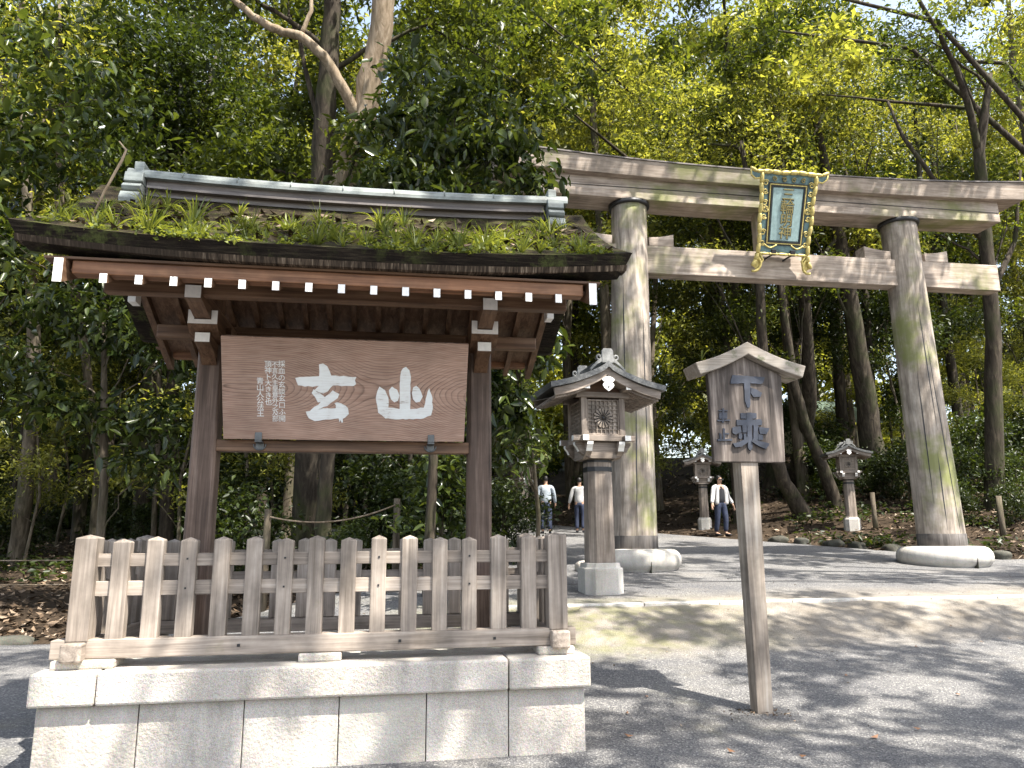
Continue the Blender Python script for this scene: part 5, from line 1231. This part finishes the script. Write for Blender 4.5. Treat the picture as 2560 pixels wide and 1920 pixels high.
# tufts of grassy plants on the roof
def tuft_mesh(seed, n, L):
    r = random.Random(seed); mb = MB(); tint = []
    for i in range(n):
        a = r.uniform(0, 6.28); l = L * r.uniform(.6, 1.1); out = r.uniform(.25, .95); w = .0055 * r.uniform(.8, 1.6); vs = []
        for k in range(6):
            t = k / 5; rad = out * l * t; z = l * (t * (1.15 - .25 * out) - out * .75 * t * t * t)
            ww = w * (1 - t ** 2.2) + .0006; c, s = cos(a), sin(a)
            vs += [(rad * c - s * ww, rad * s + c * ww, z + .003), (rad * c + s * ww, rad * s - c * ww, z + .003)]
        mb.add(vs, [(2 * k, 2 * k + 1, 2 * k + 3, 2 * k + 2) for k in range(5)], 0, True); tint += [r.random()] * 5
    me = bpy.data.meshes.new('grass_tuft'); me.from_pydata(mb.v, [], mb.f); me.materials.append(M['leaf_grass'])
    me.attributes.new('tint', 'FLOAT', 'FACE').data.foreach_set('value', tint); me.update(); return me
tm = [tuft_mesh(100 + i, 15 + 4 * i, .24 + .035 * i) for i in range(4)]
rr2 = random.Random(12)
for i in range(78):
    x = RX0 + .12 + (RX1 - RX0 - .35) * ((i * .618034) % 1); t = rr2.random(); y = 4.82 + t * .95
    o = bpy.data.objects.new('grass_tuft', tm[i % 4]); COL.objects.link(o); o.location = (x, y, rz_top(y, x) - .01); s = rr2.uniform(.35, 1.0)
    o.scale = (s, s, s * rr2.uniform(.8, 1.05)); o.rotation_euler = (rr2.uniform(-.1, .35), rr2.uniform(-.2, .2), rr2.uniform(0, 6.28))
    tag(o, 'strappy green grass tuft rooted on the mossy noticeboard roof', 'grass tuft', 'grass tufts growing on the noticeboard roof')
for lb, p in (('forked bare twig standing up from the left end of the mossy roof', [(-2.02, 5.1, rz_top(5.1, -2.02)), (-1.95, 5.1, 3.74), (-1.86, 5.1, 3.98), (-1.84, 5.1, 4.06), (-1.89, 5.1, 4.12)]),):
    single('twig', MB().tube(p, [.008, .010, .010, .008, .004], 6), M['bark_pale'], lb, 'twig', p[0])
for x, z, lb in ((2.56, 2.885, 'grass blades sprouting from the left end of the notice post roof'),):
    o = bpy.data.objects.new('grass_tuft', tuft_mesh(140, 7, .17)); COL.objects.link(o); o.location = (x, 5.80, z); o.scale = (.7, .7, 1); tag(o, lb, 'grass tuft')
for i, (x, y, s, rot) in enumerate(((1.9, 6.1, .03, 1.2), (2.7, 4.9, .028, 5.2), (3.9, 5.4, .03, 2.9), (4.9, 6.2, .035, 3.6), (3.7, 7.6, .04, .3), (5.8, 7.9, .035, 1.0), (2.4, 8.8, .04, 3.3), (4.2, 9.2, .04, 5.0), (6.8, 8.6, .04, 1.5), (3.45, 5.25, .05, .4), (2.3, 5.1, .04, 1.9), (1.75, 5.6, .035, 2.6), (4.3, 6.9, .035, .9), (2.2, 6.5, .03, 4.0), (5.2, 8.9, .04, 2.2))):
    z = g(x, y) + .026
    mb = MB(); mb.add([(-s, 0, .012), (0, s * .45, .003), (s, 0, .02), (0, -s * .45, .003)], [(0, 1, 2), (0, 2, 3)])
    o = mb.build('fallen_leaf', plain('leaf brown %d' % i, (.20, .10, .05), .7)); o.location = (x, y, z); o.rotation_euler = (0, 0, rot)
    tag(o, 'single dry brown leaf lying on the grey gravel', 'fallen leaf', 'dry leaves lying on the gravel')
pts = []
for _ in range(700):
    x = rr.uniform(-1, 16); y = rr.choice((rr.gauss(8.6, .5), rr.gauss(10.3, .6), rr.uniform(5.5, 12))); pts.append((x, y, g(x, y) + .034))
for _ in range(160):
    a, d = rr.uniform(0, 6.28), abs(rr.gauss(.12, .09)); pts.append((3.0 + d * cos(a), 6.03 + d * sin(a), g(3, 6) + .028))
tag(flat_leaves('ground_litter', pts, .03, 15, M['deadleaf'], .5), 'crumbs of dry leaf and bark strewn over the gravel', 'litter', kind='stuff')
# ------------------------------------------------------------------ building beyond the trees
bg = thing('outbuilding', 'cream walled outbuilding with a green roof glimpsed beyond the right hand trees', 'building', (21.3, 32.5, 3.6))
Bq = P_(bg)
M['cream'] = plain('cream plaster', (.66, .60, .40), .85, var=.08, scale=3); M['greenroof'] = plain('green sheet roof', (.10, .14, .10), .5, var=.3, scale=6)
Bq('wall', MB().box(18.8, 21.4, 31.0, 34.0, 3.0, 6.25), M['cream'])
Bq('roof', MB().prism([(30.3, 6.30), (32.5, 7.5), (34.7, 6.30), (34.7, 6.42), (32.5, 7.64), (30.3, 6.42)], 0, 18.4, 21.8), M['greenroof'])
Bq('window', MB().box(20.2, 21.0, 30.96, 30.99, 4.0, 5.0), M['blackmetal'])
# ------------------------------------------------------------------ daylight
SUN = np.array([.75, -1.0, 2.2]); SUN /= np.linalg.norm(SUN)
w = bpy.data.worlds.new('World'); scn.world = w; w.use_nodes = True
nt = w.node_tree; nt.nodes.clear()
sky = nt.nodes.new('ShaderNodeTexSky'); sky.sky_type = 'NISHITA'; sky.sun_disc = False
sky.sun_elevation = math.asin(SUN[2]); sky.sun_rotation = atan2(SUN[0], SUN[1]); sky.dust_density = 2.5; sky.air_density = 1.2; sky.ozone_density = 1.0
hs = nt.nodes.new('ShaderNodeHueSaturation'); hs.inputs['Saturation'].default_value = .72
bgn = nt.nodes.new('ShaderNodeBackground'); bgn.inputs[1].default_value = 0.15
ow = nt.nodes.new('ShaderNodeOutputWorld')
hs.inputs['Value'].default_value = 1.02
nt.links.new(sky.outputs[0], hs.inputs['Color']); nt.links.new(hs.outputs[0], bgn.inputs[0]); nt.links.new(bgn.outputs[0], ow.inputs[0])
ld = bpy.data.lights.new('sun', 'SUN'); ld.energy = 5.0; ld.angle = radians(.53); ld.color = (1, .95, .86)
lo_ = bpy.data.objects.new('sun', ld); COL.objects.link(lo_)
from mathutils import Vector, Matrix
lo_.rotation_euler = Vector(SUN).to_track_quat('Z', 'Y').to_euler(); lo_.location = (10, -10, 30)
# ------------------------------------------------------------------ camera
cd = bpy.data.cameras.new('camera'); cam = bpy.data.objects.new('camera', cd); COL.objects.link(cam); scn.camera = cam
pit, yaw, rol = radians(11.4), radians(9.27), radians(.353)
Fv = Vector((sin(yaw) * cos(pit), cos(yaw) * cos(pit), sin(pit))); Rv = Vector((cos(yaw), -sin(yaw), 0)); Uv = Rv.cross(Fv)
R2 = Rv * cos(rol) - Uv * sin(rol); U2 = Rv * sin(rol) + Uv * cos(rol)
mw = Matrix.Identity(4)
for i in range(3): mw[i][0], mw[i][1], mw[i][2] = R2[i], U2[i], -Fv[i]
mw.translation = (0, 0, 1.45); cam.matrix_world = mw
cd.sensor_width = 36; cd.lens = 36 * 1880 / 2560; cd.clip_start = .05; cd.clip_end = 600
scn.render.engine = 'CYCLES'
scn.cycles.film_exposure = 2.8
scn.cycles.max_bounces = 8; scn.cycles.diffuse_bounces = 4; scn.cycles.glossy_bounces = 2; scn.cycles.transmission_bounces = 4; scn.cycles.transparent_max_bounces = 4
scn.cycles.caustics_reflective = False; scn.cycles.caustics_refractive = False
scn.cycles.use_denoising = True
try: scn.cycles.denoiser = 'OPENIMAGEDENOISE'
except Exception: pass
scn.view_settings.view_transform = 'Standard'; scn.view_settings.look = 'None'; scn.view_settings.exposure = 0; scn.view_settings.gamma = 1
